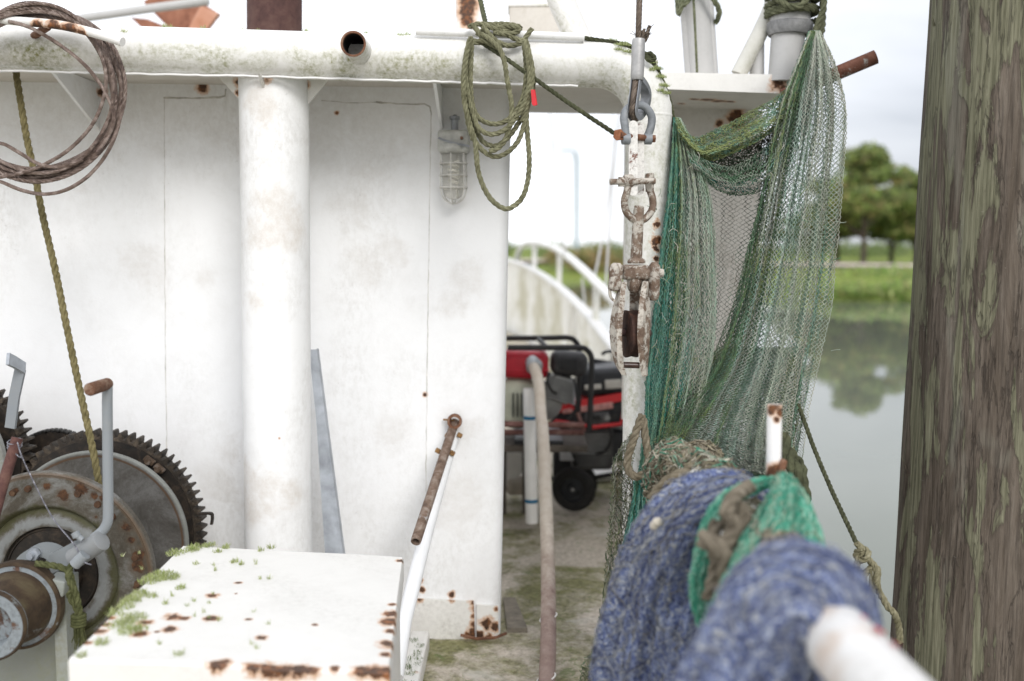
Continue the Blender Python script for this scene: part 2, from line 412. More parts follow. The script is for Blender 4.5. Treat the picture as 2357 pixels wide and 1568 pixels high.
# shift so that the corner silhouette sits where the flat plate would have ended
for col_ in cols:
    for p in col_: p.x -= rad*0.95
v = [p for c_ in cols for p in c_]; H = nz+1
b.add(v, [(i*H+j, (i+1)*H+j, (i+1)*H+j+1, i*H+j+1) for i in range(len(cols)-1) for j in range(nz)])
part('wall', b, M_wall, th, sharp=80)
def seam(name, pts, r=0.0022, Y=YW-0.001):
    s_ = MB(); P = resample([W(x, y, Y) for x, y in pts], 0.02)
    P = [p + Vector((random.uniform(-1, 1)*.0009, 0.0009 + 0.004*math.sin((p.x+.033)*5.1+1.2)*math.sin(p.z*3.7+.6) + 0.0022*math.sin((p.x+.033)*13+p.z*4), random.uniform(-1, 1)*.0009)) for p in P]
    s_.tube(P, [r*random.uniform(0.35, 1.15) for _ in P], 6); part(name, s_, M_weld, th)
seam('weld_seam', [(378, 226), (380, 500), (381, 800), (384, 1150)], .0012)
seam('weld_seam', [(377, 225), (440, 226), (517, 224), (520, 205)], .0028)
seam('weld_seam', [(864, 235), (930, 240), (988, 240), (992, 262)], .0028)
seam('weld_seam', [(992, 262), (988, 500), (984, 760), (980, 1130)], .0014)
seam('weld_seam', [(740, 231), (800, 237), (864, 235)], .0018)
seam('weld_seam', [(1134, 300), (1131, 700), (1126, 1000), (1118, 1340)], .0009, 2.952)
# roof plate and its front edge strip
zA, zB = W(-260, 184, YW), W(1180, 205, YW)
def roofz(x): return zA.z + (zB.z-zA.z)*(x-zA.x)/(zB.x-zA.x)
def slab(x0, x1, y0, y1, th_=0.03, zoff=0.0):
    return MB().hexa([(x0, y0, roofz(x0)+zoff), (x1, y0, roofz(x1)+zoff), (x1, y1, roofz(x1)+zoff), (x0, y1, roofz(x0)+zoff),
                      (x0, y0, roofz(x0)+zoff+th_), (x1, y0, roofz(x1)+zoff+th_), (x1, y1, roofz(x1)+zoff+th_), (x0, y1, roofz(x0)+zoff+th_)])
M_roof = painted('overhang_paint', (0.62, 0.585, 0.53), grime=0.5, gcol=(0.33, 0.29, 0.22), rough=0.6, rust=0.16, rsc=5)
xr = W(1452, 240, 3.2).x
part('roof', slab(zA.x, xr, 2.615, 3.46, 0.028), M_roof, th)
b = MB(); P = resample([W(-260, 158, 2.572), W(600, 176, 2.572), W(1330, 198, 2.572)], .02)
b.ribbon([p + Vector((0, 0, random.uniform(-1, 1)*.0012)) for p in P], 0.012, 0.004, (0, 1, 0)); part('drip_edge', b, M_white, th)
# brackets between roof and wall
def tri(name, a, b_, c, t, ext=(1, 0, 0), m=None, par=None):
    q = MB(); e_ = Vector(ext).normalized()*t; q.prism([Vector(a)-e_/2, Vector(b_)-e_/2, Vector(c)-e_/2], e_); part(name, q, m or M_wall, par or th, smooth=False)
for (bx_, by_) in ((226, 300), (1016, 298)):
    p = W(bx_, by_, YW-.004); z_ = roofz(p.x)-.002
    tri('bracket', (p.x, 2.63, z_), (p.x, YW-.004, z_), (p.x, YW-.004, p.z), 0.009)
# doubled skirting plate at the foot of the wall, rust-eaten at its right end
M_skirt = painted('skirting_paint', (0.80, 0.785, 0.75), grime=0.35, rough=0.55,
    spots=[(W(1093, y, 2.93), r) for y, r in ((1385, .018), (1402, .014), (1420, .011), (1440, .013), (1458, .02), (1468, .016))] +
          [(W(945, 1380, 2.93), .02), (W(965, 1378, 2.93), .012), (W(1040, 1378, 2.93), .012), (W(1075, 1465, 2.93), .012)], off=(-1.2, 3.2, 0), wob=0.55)
b = MB(); Yk = 2.936
b.prism([W(880, 1376, Yk), W(1090, 1385, Yk), W(1094, 1476, Yk), W(880, 1464, Yk)], (0, 0.012, 0)); part('skirting', b, M_skirt, th, smooth=False)
M_skirt2 = painted('corner_paint', (0.80, 0.785, 0.75), grime=0.3, spots=[(W(1120, 1436, 2.94), .018), (W(1138, 1442, 2.94), .014), (W(1143, 1402, 2.94), .008), (W(1105, 1462, 2.94), .014), (W(1125, 1468, 2.94), .012), (W(1146, 1350, 2.94), .005)], off=(-1.2, 3.2, 0), wob=0.7)
b = MB(); b.prism([W(1097, 1392, 2.942), W(1146, 1396, 2.942), W(1148, 1472, 2.942), W(1097, 1474, 2.942)], (0, 0.01, 0)); part('corner_patch', b, M_skirt2, th, smooth=False)
b = MB(); b.tube(resample([W(1060, 1462, 2.90), W(1098, 1471, 2.90), W(1140, 1468, 2.90), W(1165, 1458, 2.93)], .01), .005, 6); part('rust_scale', b, M_rust, th)

# right hand wing of the roof with the narrow bulkhead beneath it
wing = thing('roof_wing', 'white flat roof wing with rust-eaten corner behind the bent pipe and net', 'roof', (0.6, 3.0, 1.6))
M_wing = painted('wing_paint', (0.80, 0.785, 0.75), grime=0.25, rough=0.5, wob=0.6, off=(0.6, 3.0, 1.6),
    spots=[(W(1793, 196, 2.95), .030), (W(1802, 212, 2.95), .03), (W(1770, 208, 2.95), .012), (W(1800, 182, 2.95), .02), (W(1820, 205, 3.0), .03)])
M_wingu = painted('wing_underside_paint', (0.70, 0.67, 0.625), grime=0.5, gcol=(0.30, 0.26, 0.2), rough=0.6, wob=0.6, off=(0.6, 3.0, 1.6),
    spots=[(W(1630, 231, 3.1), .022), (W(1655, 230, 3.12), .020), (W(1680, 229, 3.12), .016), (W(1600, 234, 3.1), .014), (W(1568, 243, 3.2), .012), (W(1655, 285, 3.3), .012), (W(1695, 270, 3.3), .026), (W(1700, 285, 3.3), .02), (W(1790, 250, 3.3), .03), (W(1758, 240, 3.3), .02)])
a_, b1, c1, d1 = W(1496, 204, 2.93), W(1812, 216, 2.93), W(1812, 172, 2.93), W(1496, 166, 2.93)
b = MB(); b.prism([a_, b1, c1, d1], (0, 0.004, 0)); part('fascia', b, M_wing, wing, smooth=False)
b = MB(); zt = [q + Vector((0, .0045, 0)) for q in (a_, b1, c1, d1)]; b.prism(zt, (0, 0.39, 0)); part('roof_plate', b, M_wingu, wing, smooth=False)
b = MB(); x0, x1 = W(1438, 400, 3.3).x, W(1752, 400, 3.3).x; zt_ = a_.z - .001
b.hexa([(x0, 3.3, 0.62), (x1, 3.3, 0.62), (x1, 3.32, 0.62), (x0, 3.32, 0.62), (x0, 3.3, zt_), (x1, 3.3, zt_-.012), (x1, 3.32, zt_-.012), (x0, 3.32, zt_)])
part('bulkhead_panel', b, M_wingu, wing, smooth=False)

# ================================================================== support column
col = thing('support_column', 'thick white round column standing against the deckhouse wall under the roof', 'column', W(645, 1545, 2.68))
M_col = painted('column_paint', (0.85, 0.85, 0.845), grime=0.42, gcol=(0.40, 0.37, 0.32), rough=0.5, off=OFF[col.name], speck=0.5, stains=[(W(600, 540, 2.6), .06), (W(650, 520, 2.6), .06), (W(590, 700, 2.6), .05), (W(585, 1100, 2.62), .07), (W(580, 1180, 2.62), .07), (W(630, 480, 2.6), .05), (W(690, 1140, 2.6), .05), (W(600, 240, 2.6), .06)], samt=.45,
    spots=[(W(643, 1010, 2.59), .004), (W(710, 1150, 2.62), .004), (W(709, 1226, 2.62), .005), (W(617, 185, 2.6), .012), (W(690, 1290, 2.6), .003)], wob=0.4, bumps=0.2, stretch=.6)
b = MB(); b.tube(resample([W(629, 150, 2.68), W(632, 300, 2.68), W(641, 1250, 2.68), W(646, 1600, 2.68)], .08), .0905, 64); part('shaft', b, M_col, col)
M_gus = painted('gusset_paint', (0.78, 0.76, 0.72), grime=0.3, rough=0.55, off=OFF[col.name], spots=[(W(550, 190, 2.68), .012), (W(549, 215, 2.68), .008), (W(706, 195, 2.68), .010)], wob=0.6)
def gus(pts, t=.008, ext=(0, 1, 0)):
    q = MB(); e_ = Vector(ext)*t; q.prism([W(*p)-e_/2 for p in pts], e_); part('gusset', q, M_gus, col, smooth=False)
gus([(498, 172, 2.68), (556, 174, 2.68), (553, 232, 2.68)]); gus([(703, 178, 2.68), (758, 180, 2.68), (708, 242, 2.68)])
p = W(608, 177, 2.60)
b = MB(); b.prism([(p.x-.003, 2.545, p.z), (p.x-.003, 2.62, p.z), (p.x-.003, 2.62, p.z-.05)], (.006, 0, 0)); part('gusset', b, M_gus, col, smooth=False)

# ================================================================== gantry: bent pipe frame, pipe stub and the two rope rods
gan = thing('gantry_frame', 'white mossy pipe gantry bending down from the roof edge into an upright post', 'gantry', W(1480, 1586, 2.6))
Pg = [W(x, 106 + .031*x, 2.6) for x in range(-260, 1340, 80)]
arc = []
c0 = (1372, 268)
for k in range(0, 13):
    a = R(90 - 90*k/12); arc.append(W(c0[0] + 121*math.cos(a), c0[1] - 120*math.sin(a), 2.6))
Pg = Pg + arc + [W(1491, 480, 2.6), W(1488, 800, 2.6), W(1484, 1100, 2.6), W(1480, 1590, 2.6)]
b = MB(); b.tube(resample(catmull(Pg, 4), .012), .0592, 48)
part('bent_pipe', b, M_gantry, gan)
# weld collar at the end of the bend
b = MB(); p0 = W(1493, 268, 2.6); b.tube([p0 + Vector((0, 0, .004)), p0, p0 - Vector((0, 0, .004))], [.0593, .0606, .0593], 48, caps=False); part('weld_collar', b, M_gantry, gan)
st = MB(); o = W(828, 120, 2.56); tip = W(813, 101, 2.455); ax = tip - o
st.lathe([(0, .0315), (ax.length*.88, .0315), (ax.length, .0305), (ax.length, .0262)], o, ax, 40); stub = part('stub_pipe', st, M_gantry, gan)
q = MB(); q.lathe([(ax.length+.0004, .0308), (ax.length+.0012, .0295), (ax.length+.0008, .0258), (ax.length-.01, .0255)], o, ax, 40); part('rusty_rim', q, M_rust, stub)
q = MB(); q.lathe([(ax.length-.01, .0256), (.015, .0256), (.015, 0)], o, ax, 40); part('bore', q, M_dark, stub)
q = MB(); q.lathe([(.0, .033), (.012, .0345), (.02, .0318)], o, ax, 40); part('weld_bead', q, M_gantry, stub)
M_rod = painted('rod_paint', (0.80, 0.785, 0.76), grime=0.3, rough=0.5, off=OFF[gan.name], spots=[(W(120, 66, 2.43), .022), (W(160, 72, 2.42), .022), (W(90, 62, 2.44), .016), (W(190, 78, 2.42), .014), (W(135, 44, 2.44), .010)], wob=0.55)
b = MB(); b.tube(catmull([W(-120, 26, 2.51), W(0, 45, 2.47), (W(130, 57, 2.435)), W(215, 76, 2.415), W(282, 97, 2.395)], 10), .0108, 20); part('rope_rod', b, M_rod, gan, 'white rod with rust-eaten underside')
b = MB(); b.tube(resample([W(110, 62, 2.45), W(75, 85, 2.56)], .01), .009, 10); part('rod_bracket', b, M_rust, gan)
b = MB(); b.tube(resample([W(957, 72, 2.553), W(1345, 86, 2.553)], .02), .0102, 20); part('rope_rod', b, M_white, gan)

# ================================================================== things on the roof above
up = W(632, -140, 3.15); lo = W(632, 120, 3.15)
solo('exhaust_pipe', MB().tube([lo, lo.lerp(up, .5), up], .0835, 48), M_rustmast, 'dark rust-brown pipe rising from the roof above the white column', 'pipe', lo)
lo = W(1082, 130, 3.3)
t_ = thing('rusty_post', 'white square post on the roof streaked with orange rust', 'post', lo)
M_rp = painted('streaked_post_paint', (0.78, 0.76, 0.73), grime=0.3, rust=0.0, off=OFF[t_.name], spots=[(W(1078, 5, 3.27), .03), (W(1076, 25, 3.27), .028), (W(1077, 48, 3.27), .022), (W(1079, -20, 3.27), .03), (W(1082, 62, 3.27), .012)], wob=0.35)
b = MB(); c_ = W(1080, -70, 3.3); b.box((c_.x, 3.3, (lo.z+c_.z+.12)/2), (.088, .07, c_.z-lo.z+.12), Matrix.Rotation(R(-1.5), 3, 'Y'), .008); part('post_tube', b, M_rp, t_)
solo('hanging_line', MB().rope(catmull([W(1096, -40, 2.75), W(1108, 10, 2.68), W(1119, 58, 2.585)], 8), .0068), fibre('dark_green_rope', (.035, .04, .02), (.10, .105, .06)), 'short dark green rope coming down behind the coiled rope knot', 'rope', W(1119, 58, 2.585))
lo = W(1230, 120, 3.4); c_ = W(1230, 66, 3.4)
t_ = thing('roof_box', 'pale grey-white box standing on the roof behind the tied rope', 'box', lo)
b = MB(); b.box((c_.x, 3.46, c_.z), (.168, .12, .155), None, .006); part('body', b, M_roof, t_)
b = MB(); q = W(1230, 14, 3.4); b.box((c_.x, 3.46, q.z+.004), (.176, .13, .012), None, .003); part('lid', b, M_gantry, t_)
lo, up = W(1335, 100, 3.0), W(1265, -60, 3.0)
solo('brace_pipe', MB().tube(resample([lo, up], .05), .040, 28), M_gantry, 'white slanting brace pipe on the roof to the left of the wire rope', 'pipe', lo)
lo, up = W(1617, 180, 3.1), W(1600, -60, 3.1)
t_ = thing('ribbed_post', 'grey-white ribbed post on the roof tied round with green rope', 'post', lo)
b = MB(); P = [lo, up]; 
for k in range(-2, 3): b.tube([lo + Vector((k*.0195, .012*abs(k)*.4, 0)), up + Vector((k*.0195, .012*abs(k)*.4, 0))], .0125, 12)
M_grey = painted('pale_grey_paint', (0.50, 0.495, 0.485), grime=0.4, rough=0.6, gcol=(.3, .3, .28)); part('ribs', b, M_grey, t_)
b = MB(); b.tube([lo + Vector((0, .02, 0)), up + Vector((0, .02, 0))], .044, 16); part('core', b, M_grey, t_)
M_grope = fibre('green_grey_rope', (.07, .08, .045), (.20, .21, .13), (.30, .31, .22))
b = MB(); cc = W(1604, 18, 3.1)
b.rope(catmull([cc + Vector((-.062, -.02, .035)), cc + Vector((-.05, -.05, -.005)), cc + Vector((-.0, -.055, .05)), cc + Vector((.04, -.055, .01)), cc + Vector((.062, -.03, -.02)), cc + Vector((.058, .0, -.045))], 8), .0085)
b.rope(catmull([cc + Vector((-.064, -.02, .03)), cc + Vector((-.062, -.045, -.03)), cc + Vector((-.05, -.05, .02))], 8), .0075)
b.rope(catmull([cc + Vector((-.02, -.05, .02)), cc + Vector((-.015, -.055, -.06)), cc + Vector((-.005, -.05, -.2))], 8), .004)
solo('post_lashing', b, M_grope, 'green rope tied round the top of the ribbed post', 'rope', cc)
lo = W(1700, 172, 2.98)
b = MB(); b.tube(resample([lo, W(1745, 85, 2.98), W(1775, 22, 2.98), W(1790, -60, 2.98)], .03), .0235, 20)
solo('slanted_rail', b, painted('mossy_rail_paint', (.62, .61, .56), grime=.4, algae=.9, asc=9), 'mossy slanted rail tube leaning to the lashed post', 'rail', lo)
lo = W(1742, 176, 3.0)
solo('short_post', MB().tube([lo, W(1742, 120, 3.0), W(1742, 84, 3.0)], .0215, 20), M_grey, 'short pale post under the slanted rail beside the lashed post', 'post', lo)
lo = W(1806, 190, 2.95)
t_ = thing('lashed_post', 'stout grey-white post wrapped with rope at its top, net hanging beside it', 'post', lo)
b = MB(); b.tube(resample([lo, W(1815, 70, 2.95)], .03), .048, 32); part('shaft', b, M_grey, t_)
M_flange = plain('rough_zinc', (.25, .25, .25), .4, 40, .6, .2, .6)
b = MB(); f0 = W(1817, 82, 2.95); b.lathe([(0, .048), (0, .06), (.012, .066), (.032, .066), (.036, .062), (.036, .03)], f0, (0.02, 0, 1), 32); part('flange', b, M_flange, t_)
b = MB(); b.tube([f0 + Vector((0, 0, .03)), f0 + Vector((0, 0, .32))], .058, 24); part('upper_sleeve', b, M_grey, t_)
b = MB(); P = []
for k in range(0, 200):
    a = 2*math.pi*k/24; P.append(f0 + Vector((.070*math.cos(a) + .004, .070*math.sin(a), .042 + .0175*k/24 + .006*math.sin(a*.37))))
b.rope(P, .0092)
b.rope(catmull([f0 + Vector((-.07, -.05, .10)), f0 + Vector((0, -.082, .06)), f0 + Vector((.06, -.06, .13)), f0 + Vector((.085, -.03, .07)), f0 + Vector((.078, -.05, .0)), f0 + Vector((.05, -.09, -.05))], 8), .009)
b.rope(catmull([f0 + Vector((.02, -.08, .16)), f0 + Vector((.075, -.07, .08)), f0 + Vector((.055, -.085, .01)), f0 + Vector((.035, -.095, -.07)), f0 + Vector((.03, -.1, -.10))], 8), .0095)
solo('rope_lashing', b, fibre('lashing_rope', (.05, .055, .03), (.16, .165, .10), (.28, .28, .20)), 'dark rope wound many times round the top of the stout post', 'rope', f0)
b = MB(); bl = (W(2016, 131, 2.80) - W(1800, 222, 2.85)).length; b.lathe([(0, .0), (0, .0195), (bl, .0195), (bl, .016), (bl-.06, .016), (bl-.06, 0)], W(1800, 222, 2.85), W(2016, 131, 2.80) - W(1800, 222, 2.85), 24)
solo('rusty_bar', b, rusty('patched_rust', (.07, .03, .02), (.17, .07, .045), (.27, .13, .09), 22, paint=(.42, .40, .37), pamt=.25, psc=9), 'rusty pipe bar poking out to the right of the hanging net', 'bar', W(1800, 222, 2.85))
# trawl board far back on the roof
t_ = thing('trawl_board', 'rust-brown trawl board tilted on the roof far behind the pipe', 'trawl board', W(400, 60, 5.0))
M_tb = rusty('board_rust', (.13, .05, .03), (.30, .13, .08), (.42, .22, .14), 9)
b = MB(); b.prism([W(385, 62, 5), W(470, 68, 5), W(502, 30, 5), W(425, -20, 5), W(360, -20, 5), W(330, 5, 5)], (0, .05, 0)); part('board', b, M_tb, t_, smooth=False)
b = MB(); b.prism([W(430, 72, 4.93), W(476, 66, 4.93), W(503, 30, 4.93), W(462, 12, 4.93)], (0, .04, 0)); part('shoe', b, rusty('shoe_rust', (.3, .12, .06), (.5, .24, .15), (.58, .34, .25), 6), t_, smooth=False)
b = MB(); b.prism([W(300, 40, 4.9), W(340, 44, 4.9), W(400, 68, 4.9), W(330, 68, 4.9)], (0, .05, 0)); part('frame', b, M_tb, t_, smooth=False)
solo('boom_pole', MB().tube(resample([W(160, 46, 4.6), W(330, 22, 4.6), W(480, 2, 4.6)], .1), .02, 12), M_grey, 'thin pale boom pole crossing in front of the rusty trawl board', 'pole', W(160, 46, 4.6))
# ================================================================== wire coil, ropes
M_wire = rusty('wire_rope_steel', (.075, .052, .043), (.185, .135, .112), (.36, .30, .265), 60, rough=.5, metal=.25)
t_ = thing('wire_rope_coil', 'big coil of brown wire rope hung over the white rod at the pipe', 'wire rope', W(85, 410, 2.47))
for k in range(14):
    b = MB(); cx_, cy_ = 82 + random.uniform(-5, 5), 213 + random.uniform(-6, 7); rx_ = 192 + random.uniform(-12, 7); ry_ = 190 + random.uniform(-13, 12)
    ph_ = random.uniform(-.18, .18); y0 = 2.455 + .0085*(k % 4) + random.uniform(-.002, .002); a0 = random.uniform(0, 6.28); P = []
    for i in range(73):
        a = 2*math.pi*i/72 + a0
        x_ = cx_ + rx_*math.cos(a) + 6*math.sin(2*a + k) ; y_ = cy_ + ry_*math.sin(a) + 5*math.cos(3*a + k*2)
        # the bundle spreads towards its left side and closes up over the rod
        s_ = 1.0 + .03*math.cos(a)*math.sin(k)
        xx = cx_ + (x_-cx_)*s_ + (y_-cy_)*ph_*.25
        P.append(W(xx, y_, y0 + .012*math.sin(a+k)*.6 - (.035 if False else 0)))
    b.rope(P, .0047, .036, 6, 4, .0062); part('loop', b, M_wire, t_)
for pts in ([(20, 50), (65, 62), (120, 92), (185, 140), (228, 190), (255, 240), (262, 275), (250, 312), (225, 350)],
            [(205, 70), (228, 115), (243, 165), (241, 215), (222, 270), (190, 315), (140, 358), (70, 392), (0, 408), (-60, 415)],
            [(-60, 400), (0, 418), (50, 438), (100, 447), (150, 438), (200, 408), (240, 362), (268, 305), (283, 240)],
            [(-40, 350), (0, 330), (45, 352), (90, 378), (140, 384), (190, 368)]):
    b = MB(); b.rope(catmull([W(x, y, 2.445) for x, y in pts], 8), .0047, .036, 6, 4, .0062); part('loop', b, M_wire, t_)
M_yrope = fibre('olive_nylon', (.105, .088, .038), (.205, .175, .085), (.31, .275, .16), 50)
b = MB(); b.rope(catmull([W(30, 120, 2.70), W(42, 200, 2.68), W(62, 320, 2.65), W(80, 400, 2.63), W(98, 495, 2.61), W(128, 625, 2.57), W(152, 745, 2.54), W(180, 880, 2.50), W(203, 985, 2.46), W(224, 1090, 2.43), W(228, 1150, 2.45)], 8), .0090, .062, 3, 7)
solo('winch_rope', b, M_yrope, 'olive-yellow three-strand rope running from the roof pipe down to the winch drum', 'rope', W(224, 1090, 2.43))

M_coil = fibre('weathered_green_rope', (.085, .082, .045), (.23, .225, .14), (.37, .36, .25), 55)
t_ = thing('coiled_line', 'weathered green rope coiled in long loops and tied on the upper white rod', 'rope', W(1160, 480, 2.47))
def z3(pts, y0, y1=None):
    n = len(pts); y1 = y0 if y1 is None else y1
    return catmull([W(1031 + .3288*a, .3288*c, y0 + (y1-y0)*i/(n-1)) for i, (a, c) in enumerate(pts)], 8)
rr_ = .0064
loops = [([(160, 262), (128, 380), (112, 500), (108, 620), (130, 780), (150, 900), (205, 1010), (270, 1075), (340, 1098), (420, 1065), (490, 990), (530, 880), (560, 740), (585, 600), (585, 470), (565, 360), (545, 280)], 2.465, 2.475),
 ([(175, 270), (150, 420), (138, 580), (150, 720), (185, 880), (240, 985), (300, 1020), (350, 1018), (410, 975), (470, 900), (530, 800), (575, 690), (598, 580), (580, 430), (550, 290)], 2.48, 2.49),
 ([(150, 275), (122, 440), (130, 600), (165, 760), (205, 880), (260, 930), (320, 940), (390, 915), (440, 870), (500, 790), (545, 690), (570, 560), (560, 420), (535, 285)], 2.455, 2.465),
 ([(170, 280), (160, 450), (160, 620), (175, 750), (215, 825), (280, 862), (345, 868), (410, 845), (460, 800), (510, 720), (540, 620), (548, 480), (533, 300)], 2.47, 2.48),
 ([(140, 330), (112, 520), (115, 700), (150, 860), (190, 990), (200, 1090), (212, 1200), (250, 1310), (310, 1405), (390, 1460), (450, 1450), (520, 1385), (558, 1270), (570, 1120), (558, 950), (550, 820), (560, 680), (570, 520), (550, 330)], 2.445, 2.485),
 ([(235, 240), (300, 280), (360, 340), (395, 430), (412, 540), (430, 640), (446, 740), (438, 860), (405, 970), (350, 1040), (290, 1060)], 2.50, 2.455),
 ([(155, 300), (118, 560), (140, 830), (175, 980)], 2.475, 2.46), ([(560, 340), (592, 500), (575, 650), (520, 850)], 2.46, 2.47)]
for pts, y0, y1 in loops:
    b = MB(); b.rope(z3(pts, y0, y1), rr_*random.uniform(.92, 1.06), .045, 3, 6); part('loop', b, M_coil, t_)
b = MB()
for pts, y0, y1 in [([(150, 195), (175, 175), (215, 230), (265, 290), (320, 320), (372, 348)], 2.525, 2.50), ([(150, 275), (225, 300), (330, 305), (430, 320), (510, 300), (560, 240), (588, 200)], 2.525, 2.515),
    ([(165, 190), (200, 170), (290, 172), (380, 168), (470, 180), (508, 195), (440, 205), (370, 225), (320, 235)], 2.548, 2.525), ([(240, 185), (290, 240), (340, 290), (390, 310)], 2.525, 2.52),
    ([(340, 180), (400, 230), (450, 262), (500, 280), (540, 290)], 2.53, 2.515), ([(260, 175), (330, 200), (400, 185), (480, 195), (500, 215), (420, 240), (340, 232)], 2.53, 2.52),
    ([(155, 260), (165, 295), (190, 300), (240, 285), (300, 300)], 2.51, 2.505), ([(200, 240), (250, 215), (300, 190), (350, 172)], 2.535, 2.56)]:
    b.rope(z3(pts, y0, y1), rr_*1.05, .045, 3, 6)
part('knot', b, M_coil, t_)
b = MB(); q = [W(1031+.3288*x, .3288*y, 2.45) for x, y in ((580, 628), (606, 628), (622, 735), (600, 742), (588, 730))]; b.prism(q, (.002, .0025, 0))
part('red_tag', b, plain('red_tape', (.62, .02, .03), .15, 30, .4), t_, smooth=False)

M_dkrope = fibre('dark_mossy_rope', (.028, .03, .016), (.085, .09, .05), (.17, .18, .10), 45)
b = MB(); b.rope(z3([(255, 312), (330, 360), (420, 420), (520, 492), (620, 560), (800, 690), (1000, 825), (1175, 940)], 2.52, 2.43), .0056, .04)
solo('tag_line', b, M_dkrope, 'dark thin rope slanting from the tied coil down to the shackle pin', 'rope', W(1417, 309, 2.43))
b = MB(); b.rope(z3([(930, 262), (980, 272), (1100, 288), (1200, 305), (1280, 325), (1340, 352), (1390, 380), (1425, 412), (1455, 470), (1495, 550), (1530, 640), (1555, 720), (1572, 800), (1586, 890), (1592, 940)], 2.565, 2.595), .0058, .04)
b.rope(z3([(1385, 395), (1410, 372), (1440, 395), (1450, 412), (1420, 425), (1392, 412), (1385, 385), (1400, 420)], 2.54, 2.535), .0058, .04)
solo('net_head_rope', b, M_dkrope, 'dark knotted rope lying over the pipe bend from the rod to the net', 'rope', W(1540, 309, 2.59))

# ================================================================== wire pendant with ferrule, shackles, link and pulley block
def z3b(x, y, Y): return W(1381 + .2818*x, .2818*y, Y)
def z2b(x, y, Y): return W(1381 + .3054*x, 405.1 + .3054*y, Y)
t_ = thing('wire_pendant', 'wire rope pendant ending in a grey crimped sleeve and thimble eye', 'wire rope', z3b(262, 970, 2.4))
M_wire2 = rusty('pendant_wire_steel', (.045, .034, .026), (.12, .09, .068), (.24, .19, .15), 70, rough=.5, metal=.2)
b = MB(); b.rope([z3b(330, -260, 2.40), z3b(322, 0, 2.40), z3b(312, 340, 2.40)], .0070, .06, 6, 6); part('wire', b, M_wire2, t_)
b = MB()
for (x, y, x2, y2, r, yy) in ((340, 330, 362, 235, .0035, 2.395), (352, 330, 408, 212, .0048, 2.405), (362, 345, 398, 270, .004, 2.41), (330, 330, 345, 250, .0035, 2.41)):
    b.rope([z3b(x, y, yy), z3b((x+x2)/2+4, (y+y2)/2, yy), z3b(x2, y2, yy)], r, .03, 3, 5)
for k in range(14):
    x, y = random.choice(((300, 300), (380, 300), (405, 225)))
    a = random.uniform(-2.6, -.4); ln = random.uniform(20, 60); b.tube([z3b(x, y, 2.4), z3b(x+ln*.5*math.cos(a)+4, y+ln*.5*math.sin(a), 2.397), z3b(x+ln*math.cos(a)*1.2, y+ln*math.sin(a), 2.394)], .0007, 4)
part('frayed_end', b, M_wire2, t_)
b = MB(); o = z3b(316, 318, 2.40); ax = z3b(303, 655, 2.40) - o; ln = ax.length
b.lathe([(0, .008), (0, .0140), (.003, .0152), (.012, .0157), (ln-.012, .0157), (ln-.002, .0150), (ln, .0135), (ln, .008)], o, ax, 28); part('crimp_sleeve', b, plain('ferrule_alloy', (.40, .395, .39), .22, 30, .45, .35, .35), t_)
eye = [z3b(296, 640, 2.40), z3b(282, 740, 2.388), z3b(268, 850, 2.378), z3b(262, 930, 2.382), z3b(290, 975, 2.405), z3b(335, 935, 2.432), z3b(372, 850, 2.448), z3b(380, 760, 2.445), z3b(355, 690, 2.425), z3b(318, 640, 2.405)]
P = catmull(eye, 8); b = MB(); b.rope(P, .0068, .05, 6, 5); part('eye', b, M_wire2, t_)
side = (eye[2]-eye[6]).cross(eye[0]-eye[3]).normalized()
cen = sum((Vector(p) for p in eye), Vector())/len(eye); b = MB()
b.ribbon([p + (cen-p).normalized()*.0085 for p in P], .022, .0028, side)
for sgn in (-1, 1): b.ribbon([p + side*(.0105*sgn) + (cen-p).normalized()*.003 for p in P], .0022, .013, side)
part('thimble', b, M_galvdark, t_)

t_ = thing('bow_shackle', 'grey galvanised bow shackle with a rusty pin, hanging in the wire thimble', 'shackle', z3b(300, 1170, 2.4))
b = MB(); P = catmull([z3b(212, 1165, 2.385), z3b(206, 1050, 2.385), z3b(196, 960, 2.387), z3b(222, 892, 2.392), z3b(300, 858, 2.40), z3b(375, 880, 2.41), z3b(422, 955, 2.415), z3b(415, 1040, 2.415), z3b(392, 1110, 2.415), z3b(388, 1165, 2.415)], 7)
b.tube(P, [.0095 if 3 < i < len(P)-4 else .0088 for i in range(len(P))], 16)
for x, yy in ((212, 2.385), (388, 2.415)): b.lathe([(-.009, 0), (-.009, .0135), (.009, .0135), (.009, 0)], z3b(x, 1135, yy), (1, .15, 0), 20)
part('bow', b, rusty('chipped_zinc', (.13, .14, .15), (.22, .235, .25), (.29, .30, .31), 30, paint=(.62, .61, .60), pamt=.12, psc=9, rough=.5), t_)
b = MB(); a1_, a2_ = z3b(165, 1105, 2.375), z3b(442, 1135, 2.42); b.tube([a1_, a2_], .0075, 14)
b.hexnut(z3b(430, 1134, 2.42), (1, .1, 0), .0095, .006); part('pin', b, M_rust, t_)
b = MB(); q = z3b(155, 1100, 2.374); b.prism([q + Vector((-.013, 0, -.005)), q + Vector((-.006, 0, -.013)), q + Vector((.010, 0, -.012)), q + Vector((.012, 0, .004)), q + Vector((.004, 0, .013)), q + Vector((-.010, 0, .010))], (0, .007, 0))
part('pin_eye', b, rusty('orange_rust', (.10, .04, .02), (.24, .09, .04), (.36, .17, .09), 40), t_)

